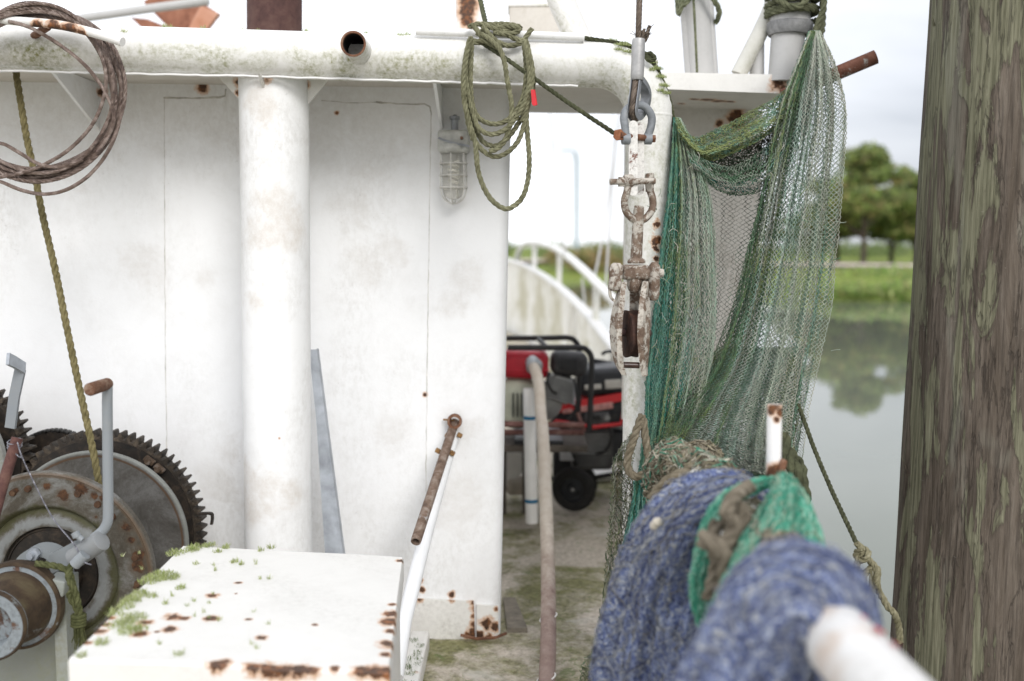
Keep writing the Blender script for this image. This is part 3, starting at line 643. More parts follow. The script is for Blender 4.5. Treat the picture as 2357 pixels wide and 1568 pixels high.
t_ = thing('strap_link', 'long white chipped steel strap link between the two shackles', 'link', z3b(285, 1560, 2.4))
def strap(xc, w, y0, y1, Y, tk):
    b = MB(); pts = []
    for k in range(13): a = R(180*k/12); pts.append((xc + w/2*math.cos(a), y0 + w/2 - w/2*math.sin(a)*1.0))
    for k in range(13): a = R(180 + 180*k/12); pts.append((xc + w/2*math.cos(a), y1 - w/2 - w/2*math.sin(a)))
    b.prism([z3b(x, y, Y) for x, y in pts], (0, tk, 0)); return b
part('strap', strap(272, 72, 985, 1600, 2.383, .010), M_linkwhite, t_, smooth=False)
part('strap', strap(330, 62, 1000, 1590, 2.408, .010), M_linkwhite, t_, smooth=False)
t_ = thing('rusty_shackle', 'rust-brown bow shackle with a long threaded bolt under the white strap link', 'shackle', z2b(280, 340, 2.4))
b = MB(); P = catmull([z2b(215, 20, 2.385), z2b(206, 110, 2.385), z2b(184, 190, 2.387), z2b(196, 265, 2.39), z2b(240, 318, 2.394), z2b(292, 340, 2.40), z2b(345, 318, 2.408), z2b(392, 255, 2.414), z2b(398, 180, 2.415), z2b(376, 100, 2.415), z2b(372, 10, 2.415)], 7)
b.tube(P, .0088, 16); b.lathe([(-.011, 0), (-.011, .0135), (-.008, .0155), (.008, .0155), (.011, .0135), (.011, 0)], z2b(213, 38, 2.385), (1, .15, 0), 20)
b.tube([z2b(374, -18, 2.415), z2b(374, 20, 2.415), z2b(374, 120, 2.415)], [.010, .012, .0095], 16); part('bow', b, M_chainpaint, t_)
b = MB(); a1_ = z2b(75, 45, 2.37); b.lathe([(0, 0), (0, .0065), (.002, .0076)] + [(.002+.0016*k, .0076 if k % 2 else .0064) for k in range(1, 14)] + [(.11, .0076), (.11, 0)], a1_, (1, .16, .03), 18)
b.hexnut(z2b(142, 45, 2.38), (1, .16, .03), .0128, .013); part('bolt', b, M_chainpaint, t_)

t_ = thing('pulley_block', 'old white-and-rust pulley block with swivel eye hanging in front of the bent pipe', 'pulley', z2b(230, 1510, 2.4))
b = MB(); P = catmull([z2b(272, 640, 2.40), z2b(282, 450, 2.40), z2b(290, 290, 2.40), z2b(296, 225, 2.402)], 10)
rs_ = [.0145 - .0025*i/(len(P)-1) for i in range(len(P))]; rs_[-1] = .006; rs_[-2] = .0105; b.tube(P, rs_, 24)
b.lathe([(-.004, .010), (-.004, .0205), (0, .0222), (.005, .0205), (.010, .0135)], z2b(275, 648, 2.40), (0, 0, 1), 24)
part('eye_stem', b, M_chainpaint, t_)
b = MB(); b.box(z2b(266, 726, 2.40), (.068, .044, .037), Matrix.Rotation(R(9), 3, 'Z'), .012); part('swivel_body', b, M_chainpaint, t_)
b = MB(); o = z2b(258, 800, 2.40); b.lathe([(-.028, 0), (-.026, .008), (-.02, .0135), (-.008, .0178), (.004, .018), (.016, .016)], o, (0, 0, 1), 24); part('swivel_nut', b, M_chainpaint, t_)
for x0_, y0_, x1_, y1_, r_, yy in ((128, 655, 108, 868, .0130, 2.378), (412, 650, 402, 940, .0118, 2.415)):
    b = MB(); P = [z2b(x0_, y0_, yy).lerp(z2b(x1_, y1_, yy), k/12) for k in range(13)]
    pr = [r_*(1 - max(0, abs(k-6)-4.2)**2*.16) for k in range(13)]; b.tube(P, pr, 20, flat=1.25)
    if x0_ < 200: b.lathe([(0, 0), (0, .011), (.012, .009), (.012, 0)], z2b(72, 720, yy), (1, .1, 0), 12)
    else: b.lathe([(0, 0), (0, .011), (.012, .010), (.012, 0)], z2b(440, 732, yy), (1, .1, 0), 12)
    part('side_lug', b, M_chainpaint, t_)
b = MB(); b.ribbon(catmull([z2b(72, 840, 2.385), z2b(80, 910, 2.388), z2b(115, 950, 2.392), z2b(138, 985, 2.40)], 6), .02, .006, (0, 1, 0)); part('lug_strap', b, M_chainpaint, t_)
# cheeks: pear shaped cast plates, turned a little so their fore edges show
def cheek(edge, bulge, dep, th_):
    """edge: front edge points; the plate runs back 'dep' and is dished outwards"""
    q = MB(); n = len(edge); dirv = Vector((bulge, dep, 0)); v = []; f = []
    for i, p in enumerate(edge):
        k = math.sin(math.pi*min(1, max(0, (i+.6)/(n))))
        d = dirv*(0.25 + .75*k)
        o_ = Vector((math.copysign(1, bulge), 0, 0))*th_
        for a in (p, p + d*.5 + o_*.4*k, p + d, p + d + o_*.8, p + d*.5 + o_*(1.3*k+.6), p + o_): v.append(a)
    for i in range(n-1):
        for j in range(6): f.append((i*6+j, i*6+(j+1) % 6, (i+1)*6+(j+1) % 6, (i+1)*6+j))
    f.append((5, 4, 3, 2, 1, 0)); f.append(tuple((n-1)*6+j for j in range(6))); return q.add(v, f)
el = catmull([z2b(x, y, yy) for x, y, yy in ((205, 800, 2.372), (192, 870, 2.366), (186, 960, 2.358), (172, 1080, 2.352), (166, 1220, 2.350), (172, 1360, 2.354), (184, 1450, 2.362), (200, 1500, 2.368))], 4)
part('cheek', cheek(el, -.006, .06, .0125), M_chainpaint, t_)
er = catmull([z2b(x, y, yy) for x, y, yy in ((322, 795, 2.376), (306, 880, 2.368), (293, 980, 2.358), (284, 1090, 2.352), (280, 1200, 2.350), (288, 1320, 2.353), (300, 1430, 2.362), (315, 1510, 2.368))], 4)
part('cheek', cheek(er, .022, .05, .0125), M_chainpaint, t_)
b = MB(); o = z2b(232, 1190, 2.415)
b.lathe([(-.0165, 0), (-.0165, .05), (-.013, .058), (-.006, .0565), (0, .0545), (.006, .0565), (.013, .058), (.0165, .05), (.0165, 0)], o, (1, .2, 0), 40); part('sheave', b, M_grease if False else rusty('sheave_rust', (.018, .011, .010), (.055, .028, .021), (.12, .055, .032), 35), t_)
b = MB(); b.tube([z2b(180, 1425, 2.372), z2b(296, 1428, 2.374)], .0075, 14); part('becket_pin', b, plain('greasy_pin', (.05, .028, .022), .4, 40, .3), t_)
b = MB(); b.hexnut(z2b(82, 1180, 2.40), (1, .12, 0), .0175, .014); b.tube([z2b(85, 1180, 2.40), z2b(380, 1185, 2.42)], .009, 12); part('axle_bolt', b, rusty('bolt_rust', (.025, .014, .013), (.06, .032, .03), (.1, .06, .05), 40), t_)
b = MB(); b.box(z2b(300, 900, 2.43), (.05, .006, .09), None, .003); part('back_strap', b, M_chainpaint, t_)

# ================================================================== bulkhead lamp
def z2(x, y, Y): return W(515.6 + .3288*x, .3288*y, Y)
t_ = thing('bulkhead_lamp', 'caged glass bulkhead lamp on the deckhouse wall beside the coiled rope', 'lamp', z2(1605, 1390, 2.9))
M_lamp = plain('lamp_alloy', (.50, .50, .47), .25, 40, .6, .15, .4)
c_ = z2(1608, 995, 2.9); b = MB(); b.box((c_.x, 2.905, c_.z), (.089, .075, .064), None, .01); part('housing', b, M_lamp, t_)
b = MB(); b.lathe([(0, 0), (0, .036), (.008, .043), (.020, .043), (.024, .040), (.024, 0)], z2(1608, 1068, 2.9), (0, 0, 1), 32); part('collar', b, M_lamp, t_)
b = MB(); b.ribbon(catmull([z2(1500, 965, 2.862), z2(1580, 995, 2.860), z2(1718, 1025, 2.862)], 6), .006, .003, (0, 0, 1)); part('strap', b, M_galvdark, t_)
b = MB(); b.lathe([(0, .0105), (.03, .0105), (.032, .015), (.04, .015), (.042, .0)], z2(1615, 915, 2.9), (0, 0, 1), 16); b.tube([z2(1620, 880, 2.9), z2(1618, 840, 2.92), z2(1616, 820, 2.945)], .008, 10); part('conduit_fitting', b, M_galvdark, t_)
b = MB(); b.lathe([(-.018, 0), (-.018, .004), (0, .0045)], z2(1664, 968, 2.866), (0, 1, 0), 12); part('screw', b, M_rust, t_)
gm = NT('lamp_glass'); gm.b.inputs['Transmission Weight'].default_value = .92; gm.b.inputs['IOR'].default_value = 1.12; M_glass = gm.done((.95, .94, .90), gm.ramp(gm.noise(60, 5, .7), [(.4, .05), (.7, .25)]), 0, .5)
o = z2(1606, 1078, 2.9); b = MB(); b.lathe([(0, .033), (-.06, .033), (-.10, .032), (-.118, .026), (-.128, .014), (-.131, 0)], o, (0, 0, 1), 32); part('globe', b, M_glass, t_)
b = MB(); P = [o + Vector((.012*math.cos(a*.55), .012*math.sin(a*.55), -.02-.0014*a)) for a in range(46)]; b.tube(P, .0042, 8); part('bulb', b, plain('bulb_white', (.8, .78, .72), .1, 30, .4), t_)
b = MB()
for k in range(6):
    a = R(60*k + 22); dx, dy = math.cos(a), math.sin(a)
    b.tube(catmull([o + Vector((dx*.038, dy*.038, .0)), o + Vector((dx*.039, dy*.039, -.05)), o + Vector((dx*.039, dy*.039, -.10)), o + Vector((dx*.030, dy*.030, -.127)), o + Vector((dx*.012, dy*.012, -.140)), o + Vector((0, 0, -.142))], 5), .0021, 6)
for z_ in (-.028, -.062, -.096): b.tube([o + Vector((.0395*math.cos(R(a)), .0395*math.sin(R(a)), z_)) for a in range(0, 360, 12)], .0021, 6, closed=True)
part('cage', b, plain('cage_alloy', (.60, .585, .55), .2, 50, .6, .1), t_)

# ================================================================== leaning bar, rusty spout, white pipe by the wall
b = MB()
A0, A1, A2 = W(711, 805, 2.80), W(716, 985, 2.78), W(790, 1560, 2.66); B0, B1, B2 = W(729, 805, 2.80), W(765, 1042, 2.775), W(826, 1560, 2.66)
f_ = Vector((.004, .012, .0))
pts = [(A0, B0), (A0.lerp(A2, .22) , B0.lerp(B2, .27)), (W(748, 1272, 2.72), W(790, 1276, 2.72)), (A2, B2)]
v = []; f = []
for a, c in pts: v += [a, c, c + Vector((0, .03, 0)), c + Vector((-.004, .03, 0)), c + Vector((-.004, .004, 0)), a + Vector((0, .004, 0))]
for i in range(3):
    for j in range(6): f.append((i*6+j, i*6+(j+1) % 6, (i+1)*6+(j+1) % 6, (i+1)*6+j))
f += [(5, 4, 3, 2, 1, 0), tuple(18+j for j in range(6))]; b.add(v, f)
solo('angle_bar', b, M_galv, 'grey galvanised steel bar leaning against the wall right of the white column', 'bar', W(800, 1500, 2.68), smooth=False)
t_ = thing('rusty_spout', 'rusty hollow pipe slanting out of a hole in the deckhouse wall', 'pipe', W(1048, 975, 2.93))
o = W(1047, 972, 2.945); e_ = W(957, 1247, 2.50) - o; b = MB(); ln = e_.length
b.lathe([(0, .0135), (ln-.01, .0138), (ln, .0132), (ln, .0100), (ln-.12, .0100), (ln-.12, 0)], o, e_, 28)
part('tube', b, rusty('spout_rust', (.06, .038, .027), (.17, .115, .085), (.32, .27, .23), 38, paint=(.45, .43, .41), pamt=.12, psc=16), t_)
b = MB(); b.lathe([(0, .012), (0, .021), (-.012, .0225), (-.026, .021), (-.026, .015), (0, .0135)], W(1047, 968, 2.925), (0, 1, 0), 24); part('collar', b, M_rust, t_)
b = MB(); b.tube([W(1020, 966, 2.935), W(1046, 968, 2.93)], .003, 8)
for (x, y) in ((1008, 1038), (1041, 1043), (1030, 1003), (1058, 1002)): b.box(W(x, y, 2.85 if y > 1020 else 2.91), (.016, .02, .012), Matrix.Rotation(R(30), 3, 'Y'), .003)
part('bracket_scraps', b, rusty('orange_scale', (.10, .05, .02), (.24, .13, .05), (.38, .27, .13), 60), t_)
b = MB(); b.tube(resample([W(1043, 1000, 2.93), W(985, 1210, 2.68), W(930, 1430, 2.38), W(910, 1560, 2.25)], .05), .0195, 28)
solo('white_pipe', b, plain('clean_white_plastic', (.83, .84, .85), .04, 12, .4), 'smooth white pipe slanting down from the wall below the rusty spout', 'pipe', W(910, 1560, 2.25))
# ================================================================== trawl winch
AX = W(118, 1320, 2.30)                       # shaft axis, parallel to the boat
def ax_at(Y): return Vector((AX.x, Y, AX.z))
t_ = thing('trawl_winch', 'rusty grey trawl winch with dished drum flange, gear ring and crank handle', 'winch', (AX.x, 2.45, 0))
YD = Vector((0, 1, 0))
b = MB(); b.lathe([(.012, .0), (.012, .112), (-.004, .114), (-.006, .118), (-.004, .150), (.0, .158), (-.016, .166), (-.019, .172), (-.016, .235), (-.020, .243), (-.014, .2495), (.004, .2485), (.008, .24), (.008, .0)], ax_at(2.30), YD, 96)
M_ff = worn_plate('front_flange_steel', AX.z, [(.158, .014, (.055, .055, .015), .8), (.13, .012, (.29, .31, .315), .6), (.241, .006, (.13, .08, .045), .6)], off=OFF[t_.name],
    spots=[(ax_at(2.284) + Vector((r_*math.sin(R(a)), 0, r_*math.cos(R(a)))), s_) for a, r_, s_ in ((2, .215, .009), (13, .198, .015), (22, .226, .017), (31, .224, .010), (-18, .215, .007), (58, .222, .013), (67, .218, .009), (77, .222, .015), (84, .214, .016), (98, .21, .008), (40, .185, .006), (36, .232, .009))])
part('front_flange', b, M_ff, t_)
M_riv = rusty('rivet_rust', (.03, .016, .01), (.08, .04, .02), (.15, .09, .05), 50)
for a in (20, 52, 66, 78, 108, 125, 150, 10): 
    b = MB(); c_ = ax_at(2.281) + Vector((.212*math.sin(R(a-30)), 0, .212*math.cos(R(a-30)))); b.lathe([(-.005, 0), (-.005, .007), (.004, .009)], c_, YD, 10); part('rivet', b, M_riv, t_)
b = MB(); b.lathe([(.0, .0), (.0, .104), (-.004, .106), (-.004, .108), (.0, .112)], ax_at(2.306), YD, 64); part('brake_recess', b, M_grease, t_)
b = MB(); b.lathe([(-.02, 0), (-.02, .035), (.0, .04), (.0, .07), (.012, .075)], ax_at(2.296), YD, 40); part('hub', b, M_grease, t_)
b = MB(); b.lathe([(.01, .10), (.24, .10)], ax_at(2.30), YD, 48); drum = part('drum', b, M_grease, t_)
b = MB(); P = []
for k in range(0, 500):
    a = 2*math.pi*k/40; P.append(ax_at(2.322) + Vector((.110*math.cos(a), .0172*k/40, .110*math.sin(a))))
b.tube(P, .0088, 6); part('wound_rope', b, M_yrope, drum)
b = MB(); b.lathe([(-.004, .0), (-.004, .222), (-.007, .226), (-.007, .238), (-.002, .2425), (.006, .2415), (.010, .235), (.010, 0)], ax_at(2.56), YD, 96); M_fl2 = worn_plate('bare_flange_steel', AX.z, [(.2285, .0035, (.10, .06, .035), .9), (.24, .006, (.28, .30, .275), .45)], off=OFF[t_.name], lo=(.06, .055, .047), mid=(.11, .104, .096), hi=(.175, .172, .166), bias=.02)
part('rear_flange', b, M_fl2, t_)
def gear(o, r0, r1, n, w, k0=0.0):
    q = MB(); prof = []
    for i in range(n):
        for da, r in ((0, r0), (.10, r0 + .001), (.30, r1), (.52, r1), (.74, r0 + .001), (.90, r0)):
            a = 2*math.pi*(i+da+k0)/n; prof.append(Vector((r*math.sin(a), 0, r*math.cos(a))) + o)
    q.prism(prof, (0, w, 0)); return q
M_gear = rusty('gear_teeth_steel', (.010, .008, .006), (.035, .026, .018), (.13, .10, .07), 34, rough=.6)
GS = Vector((-.028, 0, 0)); b = gear(ax_at(2.665) + GS, .256, .2745, 70, .045); part('gear_ring', b, M_gear, t_, smooth=False)
b = MB(); b.lathe([(0, .0), (0, .25), (.012, .25)], ax_at(2.661) + GS, YD, 72); b.lathe([(.0, .06), (.09, .06)], ax_at(2.57), YD, 24); part('gear_disc', b, M_grease, t_)
b = MB(); q = ax_at(2.645) + GS
for a in (36, 44): 
    c_ = q + Vector((.243*math.sin(R(a)), 0, .243*math.cos(R(a)))); b.box(c_, (.03, .02, .014), Matrix.Rotation(R(a), 3, 'Y'), .003); b.hexnut(c_ + Vector((0, -.018, 0)), (0, 1, 0), .009, .012)
part('gear_clamp', b, rusty('clamp_rust', (.03, .02, .012), (.085, .055, .035), (.22, .2, .18), 40), t_)
b = MB(); b.ribbon(catmull([W(455, 1183, 2.64), W(484, 1182, 2.64), W(489, 1190, 2.64), W(487, 1207, 2.64)], 5), .012, .006, (0, 1, 0)); part('pawl_hook', b, M_grease, t_)
# bearing pedestal
b = MB(); rr0 = []
for a in range(-10, 191, 10): rr0.append((math.cos(R(a)), math.sin(R(a))))
ci = W(88, 1322, 2.17); ro, ri = L(62, 2.17), L(42, 2.17)
v = []; f = []
for c_, s_ in rr0:
    for r, y in ((ro, 0), (ro, .05), (ri, .05), (ri, 0)): v.append(ci + Vector((r*c_, y, r*s_)))
for i in range(len(rr0)-1):
    for j in range(4): f.append((i*4+j, i*4+(j+1) % 4, (i+1)*4+(j+1) % 4, (i+1)*4+j))
f += [(3, 2, 1, 0), tuple((len(rr0)-1)*4+j for j in range(4))]; b.add(v, f); part('bearing_cap', b, M_winchlight, t_)
b = MB(); o = W(74, 1278, 2.155); b.hexnut(o, YD, .014, .012); b.lathe([(-.014, 0), (-.014, .007), (0, .007)], o, YD, 14); b.lathe([(.011, .016), (.014, .016)], o, YD, 18); part('bearing_bolt', b, M_galv, t_)
b = MB(); pa = W(148, 1330, 2.16); pb = W(148, 1600, 2.12); b.hexa([(pa.x-.013, 2.13, 0), (pa.x+.014, 2.13, 0), (pa.x+.014, 2.20, 0), (pa.x-.013, 2.20, 0), (pa.x-.013, 2.13, pa.z), (pa.x+.014, 2.13, pa.z), (pa.x+.014, 2.20, pa.z), (pa.x-.013, 2.20, pa.z)])
q = W(142, 1345, 2.12); b.box((q.x-.004, 2.12, q.z), (.04, .05, .036), Matrix.Rotation(R(12), 3, 'Y'), .004); part('pedestal', b, painted('pedestal_paint', (.28, .30, .285), grime=.7, gcol=(.2, .19, .13), algae=.9, asc=8, rough=.6), t_)
b = MB(); pq = W(30, 1500, 2.25); b.hexa([(-1.32, 2.22, 0), (pa.x-.013, 2.22, 0), (pa.x-.013, 2.25, 0), (-1.32, 2.25, 0), (-1.32, 2.22, pq.z+.06), (pa.x-.013, 2.22, pq.z+.06), (pa.x-.013, 2.25, pq.z+.06), (-1.32, 2.25, pq.z+.06)])
part('side_frame', b, painted('frame_paint', (.20, .21, .19), grime=.7, gcol=(.15, .14, .10), algae=.6, rough=.7), t_, smooth=False)
# gypsy head on the shaft end
M_gyp = rusty('gypsy_rust', (.018, .012, .007), (.052, .033, .018), (.105, .085, .045), 14, paint=(.22, .24, .24), pamt=.12, psc=9)
M_gypf = rusty('gypsy_flange_paint', (.045, .026, .018), (.10, .055, .036), (.17, .115, .08), 26, paint=(.22, .245, .26), pamt=.92, psc=13)
gc = W(42, 1392, 2.10); gR = L(104, 2.12)
b = MB(); b.lathe([(.012, 0), (.012, gR*.98), (.004, gR), (-.010, gR*.985), (-.012, gR*.80)], gc, YD, 64); part('gypsy_flange', b, M_gypf, t_)
b = MB(); b.lathe([(-.012, gR*.82), (-.03, gR*.80), (-.06, gR*.70), (-.085, gR*.64), (-.10, gR*.66)], gc, YD, 56); part('gypsy_drum', b, M_gyp, t_)
b = MB(); b.lathe([(-.10, gR*.66), (-.106, gR*.74), (-.112, gR*.78), (-.120, gR*.77), (-.124, gR*.72), (-.124, gR*.50), (-.118, gR*.46), (-.09, gR*.44), (-.09, 0)], gc, YD, 56); part('gypsy_ring', b, M_gypf, t_)
b = MB(); b.lathe([(.013, gR*.93), (.013, gR*1.0), (.004, gR*1.018), (-.010, gR*1.005), (-.0125, gR*.955), (-.013, gR*.93)], gc, YD, 64)
part('rusty_edge', b, M_gyp, t_)
b = MB(); b.lathe([(-.1155, gR*.79), (-.122, gR*.785), (-.1252, gR*.755), (-.1245, gR*.735)], gc, YD, 56); part('rusty_edge', b, M_gyp, t_)
# clutch crank
M_crank = painted('crank_paint', (.235, .255, .27), grime=.3, gcol=(.3, .29, .26), rust=.22, rsc=14, rough=.5, bumps=.2)
b = MB(); P = catmull([W(232, 887, 2.10), W(243, 883, 2.125), W(247, 892, 2.13), W(247, 930, 2.13), W(248, 1050, 2.13), W(249, 1180, 2.13), W(246, 1205, 2.13), W(236, 1222, 2.13), W(215, 1240, 2.125)], 6); b.tube(resample(P, .008), L(11.8, 2.13), 20); crank = part('crank_handle', b, M_crank, t_)
b = MB(); o = W(206, 897, 2.045); b.lathe([(0, 0), (0, .0118), (.003, .0138), (.05, .0136), (.088, .0128)], o, W(246, 884, 2.13) - o, 20); part('grip', b, rusty('grip_rust', (.055, .028, .018), (.13, .062, .036), (.30, .22, .16), 40), crank)
b = MB(); o = W(236, 1243, 2.11); e_ = W(168, 1288, 2.13) - o; b.lathe([(0, 0), (0, .018), (.003, .0225), (e_.length-.004, .0225), (e_.length, .019), (e_.length, 0)], o, e_, 32); part('crank_socket', b, painted('socket_paint', (.22, .23, .235), grime=.35, rust=.3, rsc=18, rough=.6), crank)
b = MB(); b.tube([W(176, 1232, 2.10), W(190, 1243, 2.10)], .0065, 12); b.tube([W(172, 1225, 2.10), W(178, 1236, 2.10)], .009, 12); b.tube([W(172, 1300, 2.09), W(196, 1276, 2.09)], .0125, 16); part('set_screw', b, M_crank, crank)
b = MB(); b.ribbon([W(188, 1262, 2.14), W(120, 1300, 2.18)], .04, .02, (0, 0, 1)); part('crank_arm', b, M_winchlight, crank)
# rope end tied round the pedestal
b = MB(); b.rope(catmull([W(84, 1297, 2.10), W(110, 1300, 2.085), W(140, 1306, 2.08), W(158, 1318, 2.08), W(168, 1350, 2.08), W(160, 1372, 2.08), W(176, 1400, 2.08), W(180, 1440, 2.08)], 8), .0072, .05)
b.rope(catmull([W(164, 1300, 2.09), W(158, 1330, 2.07), W(172, 1360, 2.07), W(182, 1400, 2.075), W(184, 1436, 2.08)], 8), .0072, .05)
for k in range(4): b.tube([W(181, 1417 + 7*k, 2.08) + Vector((.013*math.cos(R(a)), .012*math.sin(R(a)), 0)) for a in range(0, 360, 30)], .004, 6, closed=True)
for k in range(46):
    a = random.uniform(0, 6.28); r = random.uniform(0, .012); p = W(182, 1443, 2.08) + Vector((r*math.cos(a), r*math.sin(a), 0)); d = Vector((r*math.cos(a)*.5 + random.uniform(-.004, .004), r*math.sin(a)*.5, -random.uniform(.025, .048)))
    b.tube(catmull([p, p + d*.5 + Vector((random.uniform(-.003, .003), 0, 0)), p + d], 3), .0011, 4)
solo('tasselled_rope', b, fibre('mossy_rope', (.03, .035, .012), (.10, .105, .045), (.20, .21, .10), 50), 'short mossy green rope with a frayed tassel tied to the winch pedestal', 'rope', W(182, 1480, 2.08))
b = MB(); P = catmull([W(28, 1012, 2.16), W(40, 1018, 2.14), W(48, 1046, 2.13), W(75, 1105, 2.14), W(120, 1190, 2.14), W(170, 1252, 2.10), W(190, 1290, 2.085), W(210, 1300, 2.085)], 8); b.rope(P, .0018, .010, 2, 5)
b.rope(catmull([W(26, 1020, 2.15), W(28, 1034, 2.14), W(42, 1050, 2.135), W(52, 1054, 2.135)], 5), .0018, .010, 2, 5)
for k in range(3): b.tube([W(34, 1016+6*k, 2.15) + Vector((.0145*math.cos(R(a)), .0145*math.sin(R(a)), .004*math.sin(R(a)))) for a in range(0, 360, 24)], .0015, 5, closed=True)
solo('tie_wire', b, plain('bright_wire', (.22, .22, .25), .3, 90, .35, .6), 'thin twisted silver wire from the rusty lever down to the crank socket', 'wire', W(200, 1295, 2.09))
b = MB(); b.tube(resample([W(40, 1008, 2.15), W(2, 1130, 2.12), W(-40, 1290, 2.08)], .05), [.0118]*len(resample([W(40, 1008, 2.15), W(2, 1130, 2.12), W(-40, 1290, 2.08)], .05)), 16)
solo('rusty_lever', b, rusty('lever_rust', (.05, .022, .02), (.10, .045, .038), (.15, .08, .06), 40), 'dark rusty round lever rod slanting at the left of the winch', 'lever', W(-40, 1290, 2.08))
# the neighbouring drum, mostly outside the picture
o2 = W(-152, 1062, 2.66)
t_ = thing('second_winch', 'dark toothed gear of a second winch drum cut off at the left edge', 'winch', (o2.x, 2.7, 0))
b = gear(o2, .242, .262, 64, .045, .3); part('gear_ring', b, M_gear, t_, smooth=False)
b = MB(); b.lathe([(-.004, 0), (-.004, .236), (.0, .238)], o2, YD, 60); part('gear_disc', b, M_grease, t_)
b = MB(); b.lathe([(0, 0), (0, .18), (-.006, .186), (.004, .19), (.012, .18)], W(-150, 1062, 2.60), YD, 64); part('flange', b, M_winch, t_)
b = MB(); b.hexa([(o2.x-.04, 2.72, 0), (o2.x+.04, 2.72, 0), (o2.x+.04, 2.76, 0), (o2.x-.04, 2.76, 0), (o2.x-.03, 2.72, o2.z), (o2.x+.03, 2.72, o2.z), (o2.x+.03, 2.76, o2.z), (o2.x-.03, 2.76, o2.z)]); part('stand', b, M_grease, t_, smooth=False)
o3 = W(126, 1098, 2.80)
t_ = thing('chain_drive', 'black greasy chain wheel between the two winch gears against the wall', 'chain drive', (o3.x, 2.82, 0))
b = gear(o3, .127, .131, 44, .03); part('wheel', b, M_grease, t_)
b = MB()
for k in range(64):
    a = 2*math.pi*k/64; p = o3 + Vector((.134*math.sin(a), .012, .134*math.cos(a))); b.box(p, (.0115, .028, .008), Matrix.Rotation(a, 3, 'Y'), .003)
part('chain', b, M_black, t_)
b = MB(); b.hexa([(o3.x-.03, 2.83, 0), (o3.x+.03, 2.83, 0), (o3.x+.03, 2.86, 0), (o3.x-.03, 2.86, 0), (o3.x-.03, 2.83, o3.z), (o3.x+.03, 2.83, o3.z), (o3.x+.03, 2.86, o3.z), (o3.x-.03, 2.86, o3.z)]); part('stand', b, M_grease, t_, smooth=False)
t_ = thing('brake_lever', 'grey flat lever bar with a bent top standing by the second winch', 'lever', W(26, 960, 2.5))
b = MB(); b.ribbon([W(24, 985, 2.50), W(33, 915, 2.5), W(47, 850, 2.50)], L(23, 2.5), .010, (1, 0, 0)); part('bar', b, painted('lever_paint', (.23, .25, .27), grime=.4, rust=.35, rsc=16, rough=.5), t_)
b = MB(); b.ribbon([W(18, 826, 2.44), W(34, 834, 2.47), W(56, 848, 2.505)], .03, .008, (0, 1, .3)); part('foot_pad', b, M_galv, t_)

# ================================================================== white steel locker in front of the winch
t_ = thing('steel_locker', 'white steel deck locker with rust spots and tufts of moss on its lid', 'locker', (W(540, 1400, 1.9).x, 1.9, 0))
ZB = W(425, 1257, 2.2).z
def lid(x, y, z_=None):
    """sight line to the lid plane"""
    p1 = W(x, y, 1.0); d = p1 - Vector((0, 0, CAMZ)); zz = ZB - .019*(x-425)/500*1.0
    return Vector((0, 0, CAMZ)) + d*((zz-CAMZ)/d.z)
cbl, cbr, cfl, cfr = lid(422, 1257), lid(926, 1282), lid(163, 1512), lid(893, 1545)
sp = [((490, 1372), .016), ((544, 1368), .004), ((398, 1422), .020), ((420, 1424), .014), ((489, 1424), .017), ((571, 1425), .008), ((336, 1435), .018), ((393, 1449), .018), ((362, 1455), .006), ((320, 1460), .018), ((600, 1468), .014), ((548, 1343), .009), ((725, 1440), .007),
      ((500, 1528), .018), ((512, 1526), .016), ((585, 1533), .02), ((615, 1536), .024), ((650, 1539), .026), ((685, 1540), .024), ((715, 1541), .018), ((835, 1544), .022), ((865, 1546), .024), ((888, 1546), .024), ((770, 1538), .010), ((240, 1440), .014), ((228, 1455), .016), ((200, 1480), .012), ((255, 1425), .012), ((904, 1392), .010), ((900, 1412), .019), ((897, 1430), .024), ((896, 1452), .013), ((893, 1482), .021), ((889, 1508), .012), ((921, 1290), .012)]
M_lid = painted('locker_paint', (.76, .75, .72), grime=.26, rough=.5, rust=0.0, off=OFF[t_.name], spots=[(lid(x, y), r*.72) for (x, y), r in sp], wob=.75, speck=.5, bumps=.3)
n = 24; b = MB(); v = []; f = []
for i in range(n+1):
    for j in range(n+1):
        p = cfl.lerp(cfr, i/n).lerp(cbl.lerp(cbr, i/n), j/n); p.z += .0012*math.sin(p.x*21)*math.sin(p.y*17); v.append(p)
for i in range(n):
    for j in range(n): f.append((i*(n+1)+j, (i+1)*(n+1)+j, (i+1)*(n+1)+j+1, i*(n+1)+j+1))
b.add(v, f)
rim = [i*(n+1) for i in range(n+1)] + [n*(n+1)+j for j in range(1, n+1)] + [i*(n+1)+n for i in range(n-1, -1, -1)] + [j for j in range(n-1, 0, -1)]
cc = (cfl+cbr)/2; rv = [Vector(v[k]) for k in rim]; low = [Vector((cc.x+(p.x-cc.x)*1.012, cc.y+(p.y-cc.y)*1.012, p.z-.006)) for p in rv]; low2 = [p + Vector((0, 0, -.045)) for p in low]
m = len(rim); o_ = len(b.v); b.v += [tuple(p) for p in low + low2]
for k in range(m):
    k2 = (k+1) % m; b.f.append((rim[k], o_+k, o_+k2, rim[k2])); b.f.append((o_+k, o_+m+k, o_+m+k2, o_+k2))
part('lid', b, M_lid, t_, sharp=30)
M_lbody = painted('locker_body_paint', (.80, .79, .765), grime=.25, rough=.5, off=OFF[t_.name], spots=[(lid(505, 1540) + Vector((0, .0, -.02)), .018), (lid(650, 1545) + Vector((0, 0, -.03)), .022), (lid(860, 1550) + Vector((0, 0, -.03)), .02)], rust=.22, rsc=7)
